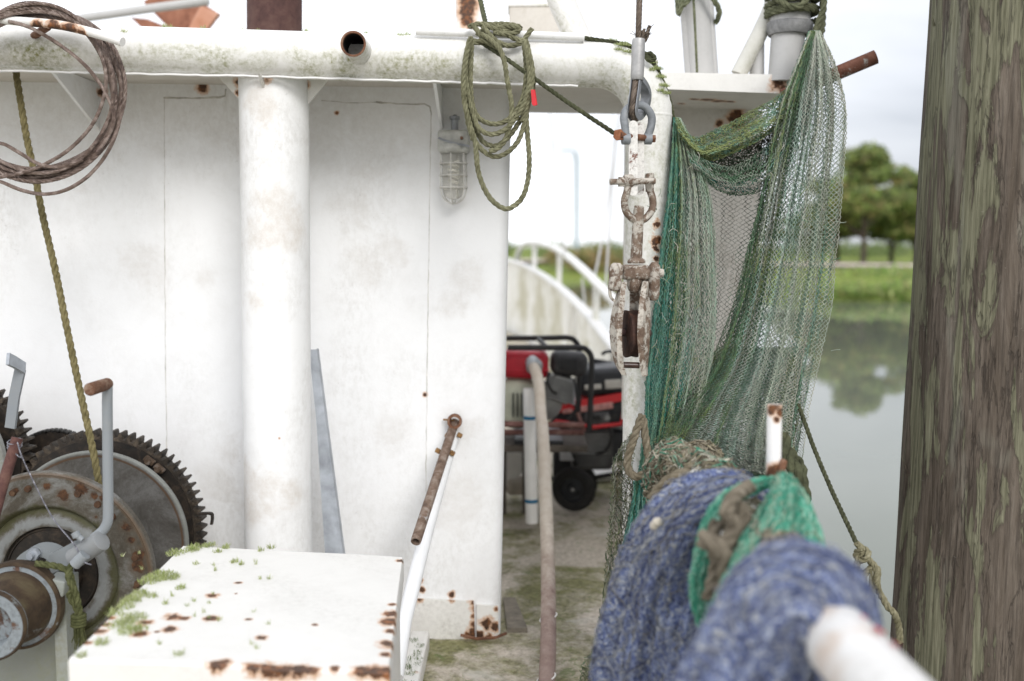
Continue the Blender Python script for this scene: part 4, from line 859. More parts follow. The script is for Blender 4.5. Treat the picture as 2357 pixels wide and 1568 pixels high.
b = MB(); q = [Vector((cc.x+(p.x-cc.x)*.975, cc.y+(p.y-cc.y)*.975, p.z-.03)) for p in (cfl, cfr, cbr, cbl)]; b.hexa([Vector((p.x, p.y, 0.0)) for p in q] + q); part('body', b, M_lbody, t_, smooth=False)

# moss tufts: many small blades
def moss(name, label, spots_, hgt, dens, cols, spread=1.0):
    q = MB()
    for p, r, n_ in spots_:
        p = Vector(p)
        for k in range(n_):
            a = random.uniform(0, 6.28); d = r*math.sqrt(random.random())*spread; o_ = p + Vector((d*math.cos(a), d*math.sin(a)*1.1, 0))
            h_ = hgt*random.uniform(.4, 1.2)*(1.15-.6*d/max(r, 1e-4)); lean = Vector((random.gauss(0, .5), random.gauss(0, .5), 1)).normalized()*h_
            w_ = h_*random.uniform(.04, .085); s_ = Vector((math.cos(a*3), math.sin(a*3), 0))*w_; mid_ = o_ + lean*.55 + Vector((random.gauss(0, .12), random.gauss(0, .12), 0))*h_
            q.col = random.choice(cols); q.add([o_-s_, o_+s_, mid_+s_*.8, mid_-s_*.8, o_+lean], [(0, 1, 2, 3), (3, 2, 4)])
    q.col = None
    return solo(name, q, tinted(name+'_leaf', .9, 80, .2, thin=.3), label, 'moss', spots_[0][0], kind='stuff', smooth=False)
MC = [(.36, .42, .15), (.44, .50, .22), (.52, .56, .30), (.26, .33, .10), (.58, .60, .38), (.40, .44, .20)]
ml = []
for x, y, r, n_ in ((370, 1328, .030, 260), (345, 1338, .024, 160), (395, 1330, .018, 90), (405, 1275, .022, 120), (440, 1268, .018, 100), (482, 1258, .016, 80), (520, 1262, .010, 40), (500, 1272, .010, 40), (320, 1370, .020, 120), (300, 1385, .022, 140), (285, 1400, .02, 100), (305, 1425, .028, 200), (275, 1440, .024, 150), (295, 1455, .02, 120), (320, 1450, .016, 70), (235, 1480, .014, 60), (415, 1355, .010, 40), (540, 1295, .009, 36), (555, 1300, .006, 20), (450, 1300, .008, 24), (382, 1392, .006, 16), (410, 1508, .010, 30), (600, 1268, .008, 26), (625, 1262, .010, 36), (185, 1512, .010, 30), (350, 1375, .012, 40), (450, 1262, .02, 90), (260, 1415, .012, 50)):
    ml.append((lid(x, y), r, n_))
for k in range(26): x = random.uniform(260, 620); y = random.uniform(1275, 1500); ml.append((lid(x, y), .004, 7))
moss('locker_moss', 'tufts of green moss growing along the lid of the white locker', [(p_, r_, int(n_*1.9)) for p_, r_, n_ in ml], .014, 1, MC)
gm_ = []
for x, y, r, n_ in ((302, 84, .012, 40), (395, 63, .014, 40), (385, 66, .01, 30), (600, 76, .008, 20), (660, 78, .008, 24), (705, 72, .012, 30), (845, 82, .01, 24), (925, 88, .012, 50), (940, 86, .012, 40), (1070, 96, .010, 26), (1085, 88, .01, 26), (1408, 98, .018, 130), (1428, 112, .028, 330), (1442, 130, .024, 240), (1420, 125, .018, 120), (1436, 104, .02, 160), (1496, 150, .022, 160), (1506, 165, .024, 220), (1514, 185, .022, 200), (1521, 205, .022, 180), (1526, 222, .018, 150), (1512, 218, .016, 110), (1494, 170, .012, 60), (1440, 97, .012, 40), (240, 60, .008, 16), (1237, 90, .01, 30), (1288, 90, .008, 16), (470, 66, .01, 24), (560, 70, .01, 24), (985, 84, .01, 30), (1020, 86, .01, 30)):
    p = W(x, y, 2.6)
    # set the tuft on the pipe skin facing outwards
    best = min(Pg, key=lambda c_: (c_-p).length); d_ = (p-best); d_.y = 0
    k_ = min(.0585, d_.length); yy = -math.sqrt(max(0, .0588**2 - k_**2)); gm_.append((best + d_.normalized()*k_ + Vector((0, yy, 0)) if d_.length > 1e-4 else best + Vector((0, -.0588, 0)), r*.8, n_))
moss('pipe_moss', 'small pale green lichen tufts along the top of the white gantry pipe', [(p_, r_, int(n_*1.6)) for p_, r_, n_ in gm_], .0125, 1, MC)
# ================================================================== fishing net of real knotted twine
def cr1(G, axis, n):
    """Catmull-Rom refine array G along axis to n samples"""
    G = np.moveaxis(np.asarray(G, float), axis, 0); m = G.shape[0]; t = np.linspace(0, m-1, n); i = np.clip(t.astype(int), 0, m-2); f = (t-i).reshape((-1,)+(1,)*(G.ndim-1))
    a, b_, c, d = G[np.clip(i-1, 0, m-1)], G[i], G[i+1], G[np.clip(i+2, 0, m-1)]
    o = .5*((2*b_) + (c-a)*f + (2*a-5*b_+4*c-d)*f*f + (3*b_-a-3*c+d)*f**3)
    return np.moveaxis(o, 0, axis)
def np_tubes(P, r, k=3):
    """P (n,m,3) polylines -> verts, quads"""
    n, m, _ = P.shape; T = np.gradient(P, axis=1); T /= np.linalg.norm(T, axis=2, keepdims=True) + 1e-9
    ref = np.array([0.13, -1, 0.07]); A = np.cross(T, ref); A /= np.linalg.norm(A, axis=2, keepdims=True) + 1e-9; B = np.cross(T, A)
    ang = 2*np.pi*np.arange(k)/k
    rr = np.broadcast_to(np.asarray(r, float), (n, m))[:, :, None, None]
    V = P[:, :, None, :] + rr*(A[:, :, None, :]*np.cos(ang)[None, None, :, None] + B[:, :, None, :]*np.sin(ang)[None, None, :, None])
    I = np.arange(n*m*k).reshape(n, m, k); a = I[:, :-1, :]; b_ = np.roll(a, -1, axis=2); d = I[:, 1:, :]; c = np.roll(d, -1, axis=2)
    return V.reshape(-1, 3), np.stack([a, b_, c, d], -1).reshape(-1, 4)
def np_mesh(name, V, F, mt, parent, cols):
    off = np.array(OFF[parent.name]); V = V - off
    me = bpy.data.meshes.new(name); me.vertices.add(len(V)); me.vertices.foreach_set('co', V.astype(np.float32).ravel())
    me.loops.add(F.size); me.loops.foreach_set('vertex_index', F.astype(np.int32).ravel()); me.polygons.add(len(F))
    me.polygons.foreach_set('loop_start', np.arange(0, F.size, F.shape[1], dtype=np.int32)); me.polygons.foreach_set('loop_total', np.full(len(F), F.shape[1], np.int32))
    me.polygons.foreach_set('use_smooth', np.ones(len(F), bool)); me.update(calc_edges=True); me.validate()
    me.materials.append(mt); o = bpy.data.objects.new(name, me); C.objects.link(o); o.parent = parent; OFF[o.name] = tuple(off)
    a = me.color_attributes.new('tint', 'FLOAT_COLOR', 'POINT'); c4 = np.ones((len(V), 4), np.float32); c4[:, :3] = cols; a.data.foreach_set('color', c4.ravel()); return o
PAL = dict(teal=(.05, .30, .25), green=(.13, .27, .155), olive=(.29, .335, .155), lime=(.38, .44, .18), cream=(.64, .62, .53), grey=(.50, .50, .44), dark=(.10, .13, .09), pale=(.55, .63, .51), sea=(.25, .46, .37), mint=(.40, .56, .46), brown=(.24, .195, .13))
def vnoise(u, v, su, sv, seed):
    r_ = np.random.default_rng(seed); g = r_.random((64, 64)); x = (u*su) % 63; y = (v*sv) % 63; i = x.astype(int); j = y.astype(int); fx = x-i; fy = y-j; fx = fx*fx*(3-2*fx); fy = fy*fy*(3-2*fy)
    return (g[i, j]*(1-fx)*(1-fy) + g[i+1, j]*fx*(1-fy) + g[i, j+1]*(1-fx)*fy + g[i+1, j+1]*fx*fy)
def net_sheet(name, parent, rows, Y, nthr, nzig, mt, pal, r=.00095, zig=.46, fold=(.02, 5, 0), jit=.0016, seed=1, lab=None, yoff=0.0, xoff=0.0, hue=None, drop=0.0):
    """rows: list of (list of (x, y)) over the plan, Y: depth grid or number. Threads run along the rows' order."""
    r_ = np.random.default_rng(seed)
    nr, nc = len(rows), len(rows[0])
    Yg = np.array(Y, float) if hasattr(Y, '__len__') else np.full((nr, nc), float(Y))
    if Yg.ndim == 1: Yg = np.repeat(Yg[:, None], nc, 1)
    G = np.array([[W(p[0]+xoff, p[1], Yg[i, j]+yoff)[:] for j, p in enumerate(row)] for i, row in enumerate(rows)])
    ns = nzig*2+1
    S = cr1(cr1(G, 0, ns), 1, 160)                      # (ns,160,3) surface
    uu = np.linspace(0, 1, 160)[None, :]; vv = np.linspace(0, 1, ns)[:, None]
    fa, fn, fp = fold
    env = np.clip(np.minimum(vv*5, 1), 0, 1)
    S[:, :, 1] += env*fa*(np.sin(2*np.pi*(fn*uu + .35*np.sin(3.1*vv+fp)) + fp) + .45*np.sin(2*np.pi*(fn*2.3*uu + .5*vv) + 1.7*fp)) + .006*(vnoise(uu+0*vv, vv+0*uu, 22, 14, seed+5)-.5)
    S[:, :, 0] += env*.006*(vnoise(uu+0*vv, vv+0*uu, 9, 12, seed+9)-.5)
    P = np.zeros((nthr, ns, 3)); Cc = np.zeros((nthr, ns, 3)); j = np.arange(ns); drift = 0
    names = list(pal)
    for t in range(nthr):
        z_ = zig*np.where((j+t) % 2 == 0, 1, -1)
        u = (t+.5+z_)/nthr + (vnoise(np.full(ns, t/nthr), j/ns, 13, 25, seed+31)-.5)*1.2/nthr
        u = np.clip(u, 0, 1)*159; i0 = np.clip(u.astype(int), 0, 158); f = (u-i0)[:, None]
        P[t] = S[j, i0]*(1-f) + S[j, i0+1]*f
        w_ = vnoise(np.full(ns, t/nthr), j/ns, 7, 5, seed+77) if hue is None else hue(np.full(ns, t/nthr), j/ns)
        w_ = np.clip(w_ + (r_.random()-.5)*.12 + (r_.random(ns)-.5)*.12, 0, .999)*(len(names)-1); k0 = w_.astype(int); kf = (w_-k0)[:, None]
        pa = np.array([PAL[q] for q in names]); Cc[t] = pa[k0]*(1-kf) + pa[np.minimum(k0+1, len(names)-1)]*kf
    P += (r_.random(P.shape)-.5)*2*jit
    Cc *= (.86+.28*r_.random((nthr, 1, 1)))*(.85+.3*r_.random((nthr, ns, 1)))
    rad = r*(.75+.5*r_.random((nthr, 1)))*np.ones((1, ns)); rad *= (.9+.35*r_.random((nthr, ns)))
    if drop > 0: rad[vnoise(np.linspace(0, 1, nthr)[:, None] + 0*j[None, :], 0*np.arange(nthr)[:, None] + (j/ns)[None, :], 16, 22, seed+3) < drop] = .00004
    V, F = np_tubes(P, rad, 3)
    o = np_mesh(name, V, F, mt, parent, np.repeat(np.clip(Cc, 0, 1).reshape(-1, 3), 3, 0))
    if lab: o['label'] = lab
    return o, S
M_net = tinted('net_twine', .8, 70, .25, fuzz=(.22, .27, .08), famt=.5, fsc=8, thin=.3)
M_net2 = tinted('net_twine_clean', .8, 70, .22, thin=.3)
net = thing('trawl_net', 'green and grey trawl net draped from the lashed post to the rail', 'fishing net', W(1500, 1560, 2.5))
def rows_from(tab): return [[(x, y + (dy*k if dy else 0)) for k, x in enumerate(xs)] for y, xs, dy in tab]
# main curtain on the right
TC = [(72, [1868, 1872, 1876, 1879, 1882, 1885, 1888], 0), (150, [1838, 1852, 1866, 1880, 1893, 1907, 1921], 0), (255, [1798, 1825, 1850, 1874, 1897, 1921, 1944], 0), (400, [1766, 1796, 1826, 1854, 1882, 1910, 1938], 0),
      (550, [1734, 1768, 1800, 1832, 1863, 1895, 1927], 0), (700, [1700, 1738, 1774, 1808, 1842, 1876, 1910], 0), (840, [1652, 1698, 1740, 1778, 1814, 1848, 1882], 0),
      (925, [1592, 1652, 1706, 1752, 1790, 1826, 1858], 4), (990, [1545, 1620, 1684, 1738, 1780, 1815, 1842], 9), (1035, [1515, 1602, 1676, 1734, 1776, 1806, 1826], 11), (1068, [1500, 1590, 1670, 1730, 1770, 1796, 1812], 6)]
YC = np.array([[2.72, 2.72, 2.72, 2.72, 2.72, 2.72, 2.72], [2.68, 2.66, 2.65, 2.65, 2.66, 2.68, 2.70], [2.66, 2.62, 2.60, 2.60, 2.61, 2.64, 2.68], [2.64, 2.59, 2.565, 2.56, 2.575, 2.61, 2.66], [2.62, 2.56, 2.535, 2.53, 2.55, 2.59, 2.65],
               [2.59, 2.53, 2.505, 2.505, 2.53, 2.57, 2.63], [2.55, 2.50, 2.47, 2.47, 2.49, 2.54, 2.60], [2.50, 2.46, 2.43, 2.43, 2.46, 2.50, 2.56], [2.46, 2.42, 2.40, 2.40, 2.43, 2.47, 2.52], [2.43, 2.40, 2.38, 2.38, 2.41, 2.45, 2.49], [2.41, 2.38, 2.37, 2.37, 2.40, 2.43, 2.46]])
def hueC(u, v): return np.clip(.16 + .74*u**.6 + .20*(vnoise(u, v, 9, 6, 3)-.5) + .06*np.sin(8*v+3*u), 0, 1)
net_sheet('front_curtain', net, rows_from(TC), YC, 54, 132, M_net2, ['green', 'olive', 'sea', 'grey', 'mint', 'grey', 'pale', 'cream', 'pale'], .00112, .50, (.016, 4.5, .4), .0012, 3, hue=hueC)
net_sheet('back_curtain', net, rows_from(TC), YC, 52, 122, M_net, ['green', 'sea', 'olive', 'green', 'mint', 'pale', 'sea', 'mint'], .0012, .50, (.024, 3.2, 2.0), .0018, 8, yoff=.045, xoff=-2, hue=hueC)
net_sheet('back_curtain', net, [r_[:6] for r_ in rows_from(TC)], YC[:, :6], 46, 110, M_net2, ['green', 'sea', 'olive', 'sea', 'mint', 'pale', 'mint'], .0012, .50, (.020, 5.2, 4.1), .0022, 88, yoff=.085, xoff=-5, hue=hueC)
# a tighter fold along its left border
TCb = [(72, [1866, 1869, 1872, 1876], 0), (150, [1832, 1842, 1850, 1860], 0), (255, [1792, 1808, 1822, 1838], 0), (400, [1760, 1775, 1792, 1812], 0), (550, [1726, 1742, 1762, 1784], 0), (700, [1690, 1708, 1730, 1756], 0), (840, [1632, 1660, 1690, 1722], 0), (925, [1572, 1604, 1640, 1682], 4), (1000, [1526, 1562, 1604, 1650], 8), (1060, [1500, 1532, 1575, 1620], 8)]
net_sheet('border_fold', net, rows_from(TCb), np.array([2.70, 2.65, 2.62, 2.60, 2.58, 2.55, 2.51, 2.46, 2.42, 2.40]), 34, 120, M_net, ['olive', 'green', 'dark', 'green', 'olive', 'pale', 'grey', 'cream'], .0011, .5, (.012, 3, 1.2), .0018, 21)
# the gathered lower skirt, several layers deep
TL_ = [(800, [1655, 1700, 1745, 1785, 1820, 1850], 0), (880, [1590, 1650, 1705, 1755, 1800, 1842], 3), (950, [1540, 1610, 1675, 1735, 1785, 1828], 8), (1010, [1505, 1585, 1655, 1720, 1775, 1815], 12), (1060, [1490, 1575, 1650, 1715, 1765, 1800], 8), (1095, [1488, 1570, 1645, 1708, 1755, 1788], 0)]
YL = np.array([2.55, 2.50, 2.46, 2.43, 2.41, 2.40])
net_sheet('lower_skirt', net, rows_from(TL_), YL, 64, 46, M_net2, ['sea', 'green', 'mint', 'olive', 'pale', 'grey', 'cream'], .0012, .5, (.014, 4, 1.0), .0022, 51, yoff=.02)
net_sheet('lower_skirt', net, rows_from(TL_), YL, 60, 40, M_net, ['green', 'olive', 'sea', 'green', 'mint', 'olive'], .0014, .5, (.018, 3, 3.0), .0030, 52, yoff=.05)
net_sheet('lower_skirt', net, rows_from(TL_), YL, 56, 36, M_net2, ['dark', 'green', 'olive', 'sea', 'green'], .0017, .5, (.012, 5, 5.0), .0036, 53, yoff=.08)
# left bundle beside the upright
TA = [(272, [1551, 1553, 1555, 1558, 1560, 1563], 0), (330, [1546, 1555, 1564, 1573, 1582, 1592], 0), (450, [1536, 1552, 1570, 1589, 1609, 1632], 0), (600, [1518, 1540, 1562, 1588, 1615, 1645], 0), (750, [1501, 1524, 1550, 1580, 1612, 1648], 0), (880, [1486, 1508, 1532, 1560, 1592, 1630], 0),
      (980, [1484, 1500, 1520, 1543, 1568, 1600], 0), (1060, [1474, 1487, 1502, 1518, 1536, 1558], 0), (1180, [1448, 1461, 1474, 1487, 1500, 1514], 0), (1300, [1424, 1436, 1448, 1461, 1474, 1488], 0), (1420, [1402, 1412, 1424, 1437, 1450, 1464], 0), (1570, [1372, 1385, 1398, 1412, 1426, 1440], 0)]
YA = np.array([2.575, 2.545, 2.52, 2.50, 2.485, 2.475, 2.46, 2.45, 2.44, 2.42, 2.40, 2.38])
def hueA(u, v): return np.clip(.04 + .95*u*np.clip(1.15-v*.9, .2, 1) + .22*(vnoise(u, v, 12, 4, 14)-.5), 0, 1)
net_sheet('left_fold', net, rows_from(TA), YA, 62, 124, M_net, ['teal', 'sea', 'teal', 'olive', 'mint', 'grey', 'pale', 'mint', 'pale'], .00105, .46, (.010, 6, .9), .0013, 4, hue=hueA)
net_sheet('left_fold', net, rows_from(TA), YA, 54, 112, M_net2, ['teal', 'sea', 'green', 'teal', 'mint', 'grey', 'pale', 'mint'], .00105, .46, (.014, 4, 2.2), .0016, 6, yoff=.018, xoff=3, hue=hueA)
net_sheet('left_fold', net, rows_from(TA), YA, 40, 80, M_net2, ['teal', 'green', 'teal', 'green', 'sea', 'green', 'grey'], .0013, .46, (.012, 5, 4.2), .0022, 61, yoff=.034, xoff=1, hue=hueA)
# teal strand of loose twine inside the bundle
TT = [(1095, [1462, 1470, 1478, 1486], 0), (1180, [1452, 1462, 1474, 1486], 0), (1300, [1430, 1441, 1453, 1466], 0), (1430, [1408, 1417, 1428, 1440], 0), (1580, [1392, 1400, 1408, 1416], 0)]
net_sheet('teal_bunch', net, rows_from(TT), np.array([2.42, 2.40, 2.38, 2.36, 2.34]), 34, 50, M_net2, ['teal', 'sea', 'teal', 'green', 'sea'], .0010, .4, (.008, 3, .5), .0026, 15)
# brown draggled edge hanging at the far left
TE = [(1000, [1452, 1458, 1464, 1470], 0), (1060, [1412, 1425, 1440, 1456], 0), (1140, [1408, 1422, 1440, 1458], 0), (1220, [1402, 1416, 1432, 1448], 0), (1320, [1392, 1406, 1422, 1440], 0), (1420, [1382, 1396, 1412, 1428], 0), (1490, [1366, 1384, 1402, 1420], 0), (1545, [1338, 1362, 1388, 1412], 0), (1600, [1325, 1350, 1382, 1410], 0)]
net_sheet('draggled_edge', net, rows_from(TE), np.array([2.47, 2.46, 2.45, 2.45, 2.44, 2.42, 2.40, 2.36, 2.33]), 13, 64, M_net, ['brown', 'olive', 'grey', 'dark', 'brown', 'grey'], .0009, .75, (.012, 3, .4), .0042, 9)
net_sheet('draggled_edge', net, rows_from(TE), np.array([2.47, 2.46, 2.45, 2.45, 2.44, 2.42, 2.40, 2.36, 2.33]), 14, 58, M_net, ['dark', 'brown', 'olive', 'green', 'brown', 'grey'], .0009, .75, (.018, 4, 2.4), .0046, 19, yoff=.02)
# swag across the top: a mossy rolled border, an open belly, a loose pocket below
def cols_to_rows(tab): return [[(row[i][0], row[i][1]) for row in tab] for i in range(len(tab[0]))]
SB = [[(1556, 276), (1598, 322), (1655, 300), (1715, 268), (1785, 230), (1838, 180), (1870, 110)], [(1560, 292), (1606, 338), (1665, 320), (1726, 288), (1794, 246), (1846, 192), (1872, 118)], [(1564, 306), (1614, 352), (1675, 338), (1737, 306), (1804, 262), (1852, 203), (1874, 126)], [(1566, 316), (1620, 362), (1684, 350), (1746, 318), (1812, 272), (1858, 212), (1876, 134)]]
YB = np.array([2.55, 2.565, 2.60, 2.63, 2.66, 2.69, 2.72])
def rolled(tab, Y, amp): 
    rws = cols_to_rows(tab); n_ = len(rws[0]); return rws, np.array([[Y[i] - amp*math.sin(math.pi*j/(n_-1)) for j in range(n_)] for i in range(len(rws))])
SB[0] = [(x, y-6) for x, y in SB[0]]; SB[3] = [(x, y+5) for x, y in SB[3]]; rws, yg = rolled(SB, YB, .035); def_h = lambda u, v: np.clip(.35+.5*(vnoise(u, v, 9, 16, 40)-.3), 0, 1)
net_sheet('mossy_border', net, rws, yg, 26, 78, M_net2, ['green', 'sea', 'olive', 'lime', 'sea', 'mint', 'pale'], .0013, .5, (.004, 2, .3), .0022, 12, hue=def_h)
net_sheet('mossy_border', net, rws, yg+.02, yoff=.0, nthr=20, nzig=60, mt=M_net, pal=['green', 'teal', 'olive', 'sea', 'teal'], r=.0013, zig=.5, fold=(.006, 3, 1.3), jit=.003, seed=13)
SB2 = [[(1578, 340), (1640, 374), (1692, 380), (1748, 350), (1800, 300), (1846, 235), (1872, 140)], [(1584, 358), (1644, 396), (1695, 405), (1752, 380), (1806, 325), (1850, 250), (1874, 146)], [(1592, 380), (1650, 418), (1697, 428), (1756, 408), (1812, 350), (1855, 265), (1876, 152)], [(1602, 402), (1656, 438), (1700, 450), (1760, 436), (1818, 375), (1860, 280), (1878, 158)]]
rws, yg = rolled(SB2, YB, .05)
net_sheet('swag', net, rws, yg, 14, 46, M_net2, ['green', 'sea', 'grey', 'green', 'pale', 'grey'], .00125, .5, (.005, 2, .6), .0018, 17)
net_sheet('swag', net, rws, yg+.025, 13, 44, M_net2, ['dark', 'green', 'dark', 'teal', 'dark'], .0013, .5, (.008, 3, 2.6), .0026, 18)
SB3 = [[(1580, 330), (1660, 345), (1740, 318), (1810, 265), (1872, 135)], [(1590, 372), (1665, 380), (1745, 355), (1812, 295), (1874, 145)], [(1600, 410), (1672, 425), (1752, 400), (1816, 330), (1876, 155)]]
rws, yg = rolled(SB3, [2.60, 2.66, 2.70, 2.73, 2.74], -.03)
net_sheet('swag_inside', net, rws, yg, 20, 60, M_net2, ['dark', 'brown', 'dark', 'green', 'dark'], .0012, .5, (.008, 3, 1.0), .003, 23)
net_sheet('swag_inside', net, rws, yg+.02, 20, 52, M_net2, ['dark', 'brown', 'dark', 'dark', 'green'], .0015, .5, (.010, 3, 3.0), .0035, 24)
# sparse rear layer between the folds
TD = [(415, [1598, 1650, 1705, 1760, 1805], 0), (520, [1615, 1655, 1695, 1735, 1775], 0), (640, [1612, 1645, 1680, 1712, 1748], 0), (760, [1600, 1628, 1658, 1688, 1720], 0), (870, [1570, 1598, 1628, 1658, 1690], 0), (960, [1530, 1560, 1590, 1620, 1650], 0)]
net_sheet('rear_layer', net, rows_from(TD), np.array([2.70, 2.72, 2.71, 2.68, 2.62, 2.54]), 22, 56, M_net2, ['dark', 'grey', 'dark', 'green', 'brown'], .0010, .5, (.010, 2, .5), .0012, 27)
# stray broken twines
b = MB(); b.col = (1, 1, 1)
for k in range(150):
    x, y = random.choice([(random.uniform(1500, 1640), random.uniform(350, 950)), (random.uniform(1700, 1930), random.uniform(260, 950)), (random.uniform(1405, 1470), random.uniform(1050, 1500)), (random.uniform(1500, 1600), random.uniform(600, 950))])
    p = W(x, y, 2.47); a = random.uniform(0, 6.28); ln = random.uniform(.008, .028); b.col = PAL[random.choice(['cream', 'pale', 'grey', 'olive', 'green'])]
    m_ = p + Vector((math.cos(a)*ln*.5, random.uniform(-.02, .0), math.sin(a)*ln*.5)); e_ = m_ + Vector((math.cos(a+random.gauss(0, .8))*ln*.5, random.uniform(-.01, .01), math.sin(a+random.gauss(0, .8))*ln*.5 - .006))
    b.tube(catmull([p, m_, e_], 4), .0007, 4)
part('stray_twine', b, M_net2, net)['kind'] = 'stuff'

# ================================================================== rail with its ropes, bunched nets and stake
RX, RZ = .372, .752
t_ = thing('rail_pipe', 'white rail pipe coming towards the camera out of the blue bunched net', 'rail', (RX, 1.4, 0))
b = MB(); b.tube(resample([(RX+.012, .30, RZ+.012), (RX, 1.1, RZ), (RX-.005, 1.96, RZ-.002)], .02), .0405, 40)
part('pipe', b, painted('rail_paint', (.76, .75, .73), grime=.3, off=OFF[t_.name], stains=[((RX-.03, 1.03, RZ+.03), .05), ((RX-.04, .98, RZ), .05), ((RX-.02, 1.09, RZ+.03), .035)], scol=(.50, .33, .20), samt=.6, rough=.45), t_)
b = MB(); M_red = plain('red_primer', (.42, .05, .06), .3, 60, .6)
for (y_, dx, ln, wd) in ((1.02, .013, .024, .0055), (1.055, .009, .012, .003), (.985, .016, .012, .005)):
    pts = []
    for k in range(12):
        a = 2*math.pi*k/12; r_ = random.uniform(.75, 1.2); xx = dx + wd*r_*math.cos(a); pts.append(Vector((RX+.004+xx, y_+ln*.5*r_*math.sin(a), RZ+.004+math.sqrt(max(0, .0406**2-xx*xx))+.0008)))
    b.add(pts, [tuple(range(12))])
part('paint_chip', b, M_red, t_, smooth=False)
for yy in (.60, 1.80):
    b = MB(); b.tube(resample([(RX, yy, 0.0), (RX, yy, RZ-.03)], .1), .03, 24); part('stanchion', b, M_white, t_)
t_ = thing('rail_stake', 'thin white stake with orange rust standing up from the blue bunched net', 'stake', W(1782, 1160, 1.72))
M_stk = painted('stake_paint', (.85, .84, .82), grime=.1, rough=.4, off=OFF[t_.name], spots=[(W(1783, 938, 1.715), .011), (W(1796, 950, 1.71), .009), (W(1774, 946, 1.71), .009), (W(1789, 966, 1.705), .007), (W(1772, 1098, 1.71), .014), (W(1785, 1085, 1.71), .014), (W(1768, 1085, 1.71), .008), (W(1788, 1110, 1.71), .012)], wob=.35)
b = MB(); b.tube(resample([W(1783, 932, 1.72), W(1781, 1060, 1.72), W(1776, 1230, 1.72)], .01), .0128, 24); part('rod', b, M_stk, t_)
b = MB(); b.box(W(1798, 1080, 1.71), (.012, .016, .036), Matrix.Rotation(R(14), 3, 'Y'), .004); part('rust_lug', b, M_rust, t_)

WV = {}
def woven(name, cols):
    key = str(cols)
    if key in WV: return WV[key]
    q = NT('net_weave'); a = q.noise(230, 3, .6, .4); b_ = q.noise(95, 4, .65, .5); c_ = q.noise(22, 5, .65, .5)
    v_ = q.math('ADD', q.math('MULTIPLY', a, .5), q.math('MULTIPLY', b_, .5))
    col = q.ramp(v_, [(.36, cols[0]), (.46, cols[1]), (.54, cols[2]), (.62, cols[3])])
    col = q.mix(q.math('MULTIPLY', q.ramp(c_, [(.50, 0.0), (.72, 1.0)]), .45), col, cols[4])
    q.bump(q.math('ADD', a, b_), 1.0, .005); WV[key] = q.done(col, .95, 0, .1); return WV[key]
BLW = [(.028, .034, .075), (.10, .13, .275), (.25, .295, .43), (.58, .58, .53), (.21, .205, .17)]
GRW = [(.05, .17, .12), (.10, .36, .25), (.22, .47, .36), (.45, .55, .46), (.28, .35, .25)]
BRW = [(.06, .048, .033), (.15, .125, .09), (.27, .24, .18), (.42, .38, .31), (.10, .12, .07)]
def bundle(name, parent, path, rad, n, pal, mt, yr=.0022, wander=.9, core=None, flat=1.0, seed=5, jit=.0022, fold=1.0):
    """a bunched net: yarns running along a curved body over a soft core"""
    r_ = np.random.default_rng(seed); P = resample(catmull(path, 10), .009); T, N, B = frames(P); m = len(P)
    rad_ = np.interp(np.linspace(0, 1, m), np.linspace(0, 1, len(rad)), rad)
    lump = vnoise(np.linspace(0, 1, m), np.linspace(0, 1, m)*0, 9, 1, seed); kk = 72; V0 = []; F0 = []
    def ridge_at(a, s): return .10*np.sin(3*a+2.2*s*3+seed) + .065*np.sin(7*a-5*s) + .05*np.sin(13*a+6*s+seed) + .03*np.sin(23*a-9*s)
    for i in range(m):
        for j in range(kk):
            a = 2*math.pi*j/kk; rr = rad_[i]*(.93 + 1.2*ridge_at(a, i/m)*fold + .08*(lump[i]-.5)); V0.append(P[i] + N[i]*(rr*math.cos(a)) + B[i]*(rr*flat*math.sin(a)))
    for i in range(m-1):
        for j in range(kk): F0.append((i*kk+j, i*kk+(j+1) % kk, (i+1)*kk+(j+1) % kk, (i+1)*kk+j))
    F0 += [tuple(range(kk-1, -1, -1)), tuple((m-1)*kk+j for j in range(kk))]
    q = MB(); q.add(V0, F0); part('woven_net', q, woven(name+'_weave', core), parent, sharp=180)
    p = np.array([v[:] for v in P]); Nn = np.array([v[:] for v in N]); Bn = np.array([v[:] for v in B]); s = np.linspace(0, 1, m)
    polys = np.zeros((n, m, 3)); col_ = np.zeros((n, m, 3)); pa = np.array([PAL2[c] for c in pal])
    for k in range(n):
        a = 2*np.pi*k/n + wander*(vnoise(s, np.full(m, k/n), 11, 9, seed+k % 7)-.5) + (2.6*np.pi/n)*np.where((np.arange(m)+k) % 2, 1, -1)
        ridge = ridge_at(a, s)*fold
        rr = rad_*(.925 + .06*r_.random() + 1.2*ridge + .10*(vnoise(s, np.full(m, k/n), 14, 30, seed+2)-.5))
        polys[k] = p + Nn*(rr*np.cos(a))[:, None] + Bn*(rr*flat*np.sin(a))[:, None]
        c0 = pa[r_.integers(len(pa))]; c1 = pa[r_.integers(len(pa))]; w_ = np.clip((vnoise(s, np.full(m, k/n), 55, 60, seed+k % 5)[:, None]-.5)*2.2+.5, 0, 1); col_[k] = (c0*(1-w_) + c1*w_)*(.65+.7*r_.random((m, 1)))
    polys += (r_.random(polys.shape)-.5)*2*jit
    V, F = np_tubes(polys, yr*(.7+.6*r_.random((n, 1))), 3)
    return np_mesh('yarns', V, F, mt, parent, np.repeat(np.clip(col_, 0, 1).reshape(-1, 3), 3, 0))
PAL2 = dict(PAL, b1=(.08, .105, .25), b2=(.17, .21, .39), b3=(.38, .42, .52), b4=(.56, .57, .57), b5=(.04, .045, .10), tan=(.26, .23, .15), g1=(.04, .29, .19), g2=(.10, .38, .27), g3=(.26, .46, .35), g4=(.42, .48, .36), w1=(.40, .36, .28), w2=(.22, .185, .13), w3=(.52, .48, .39))
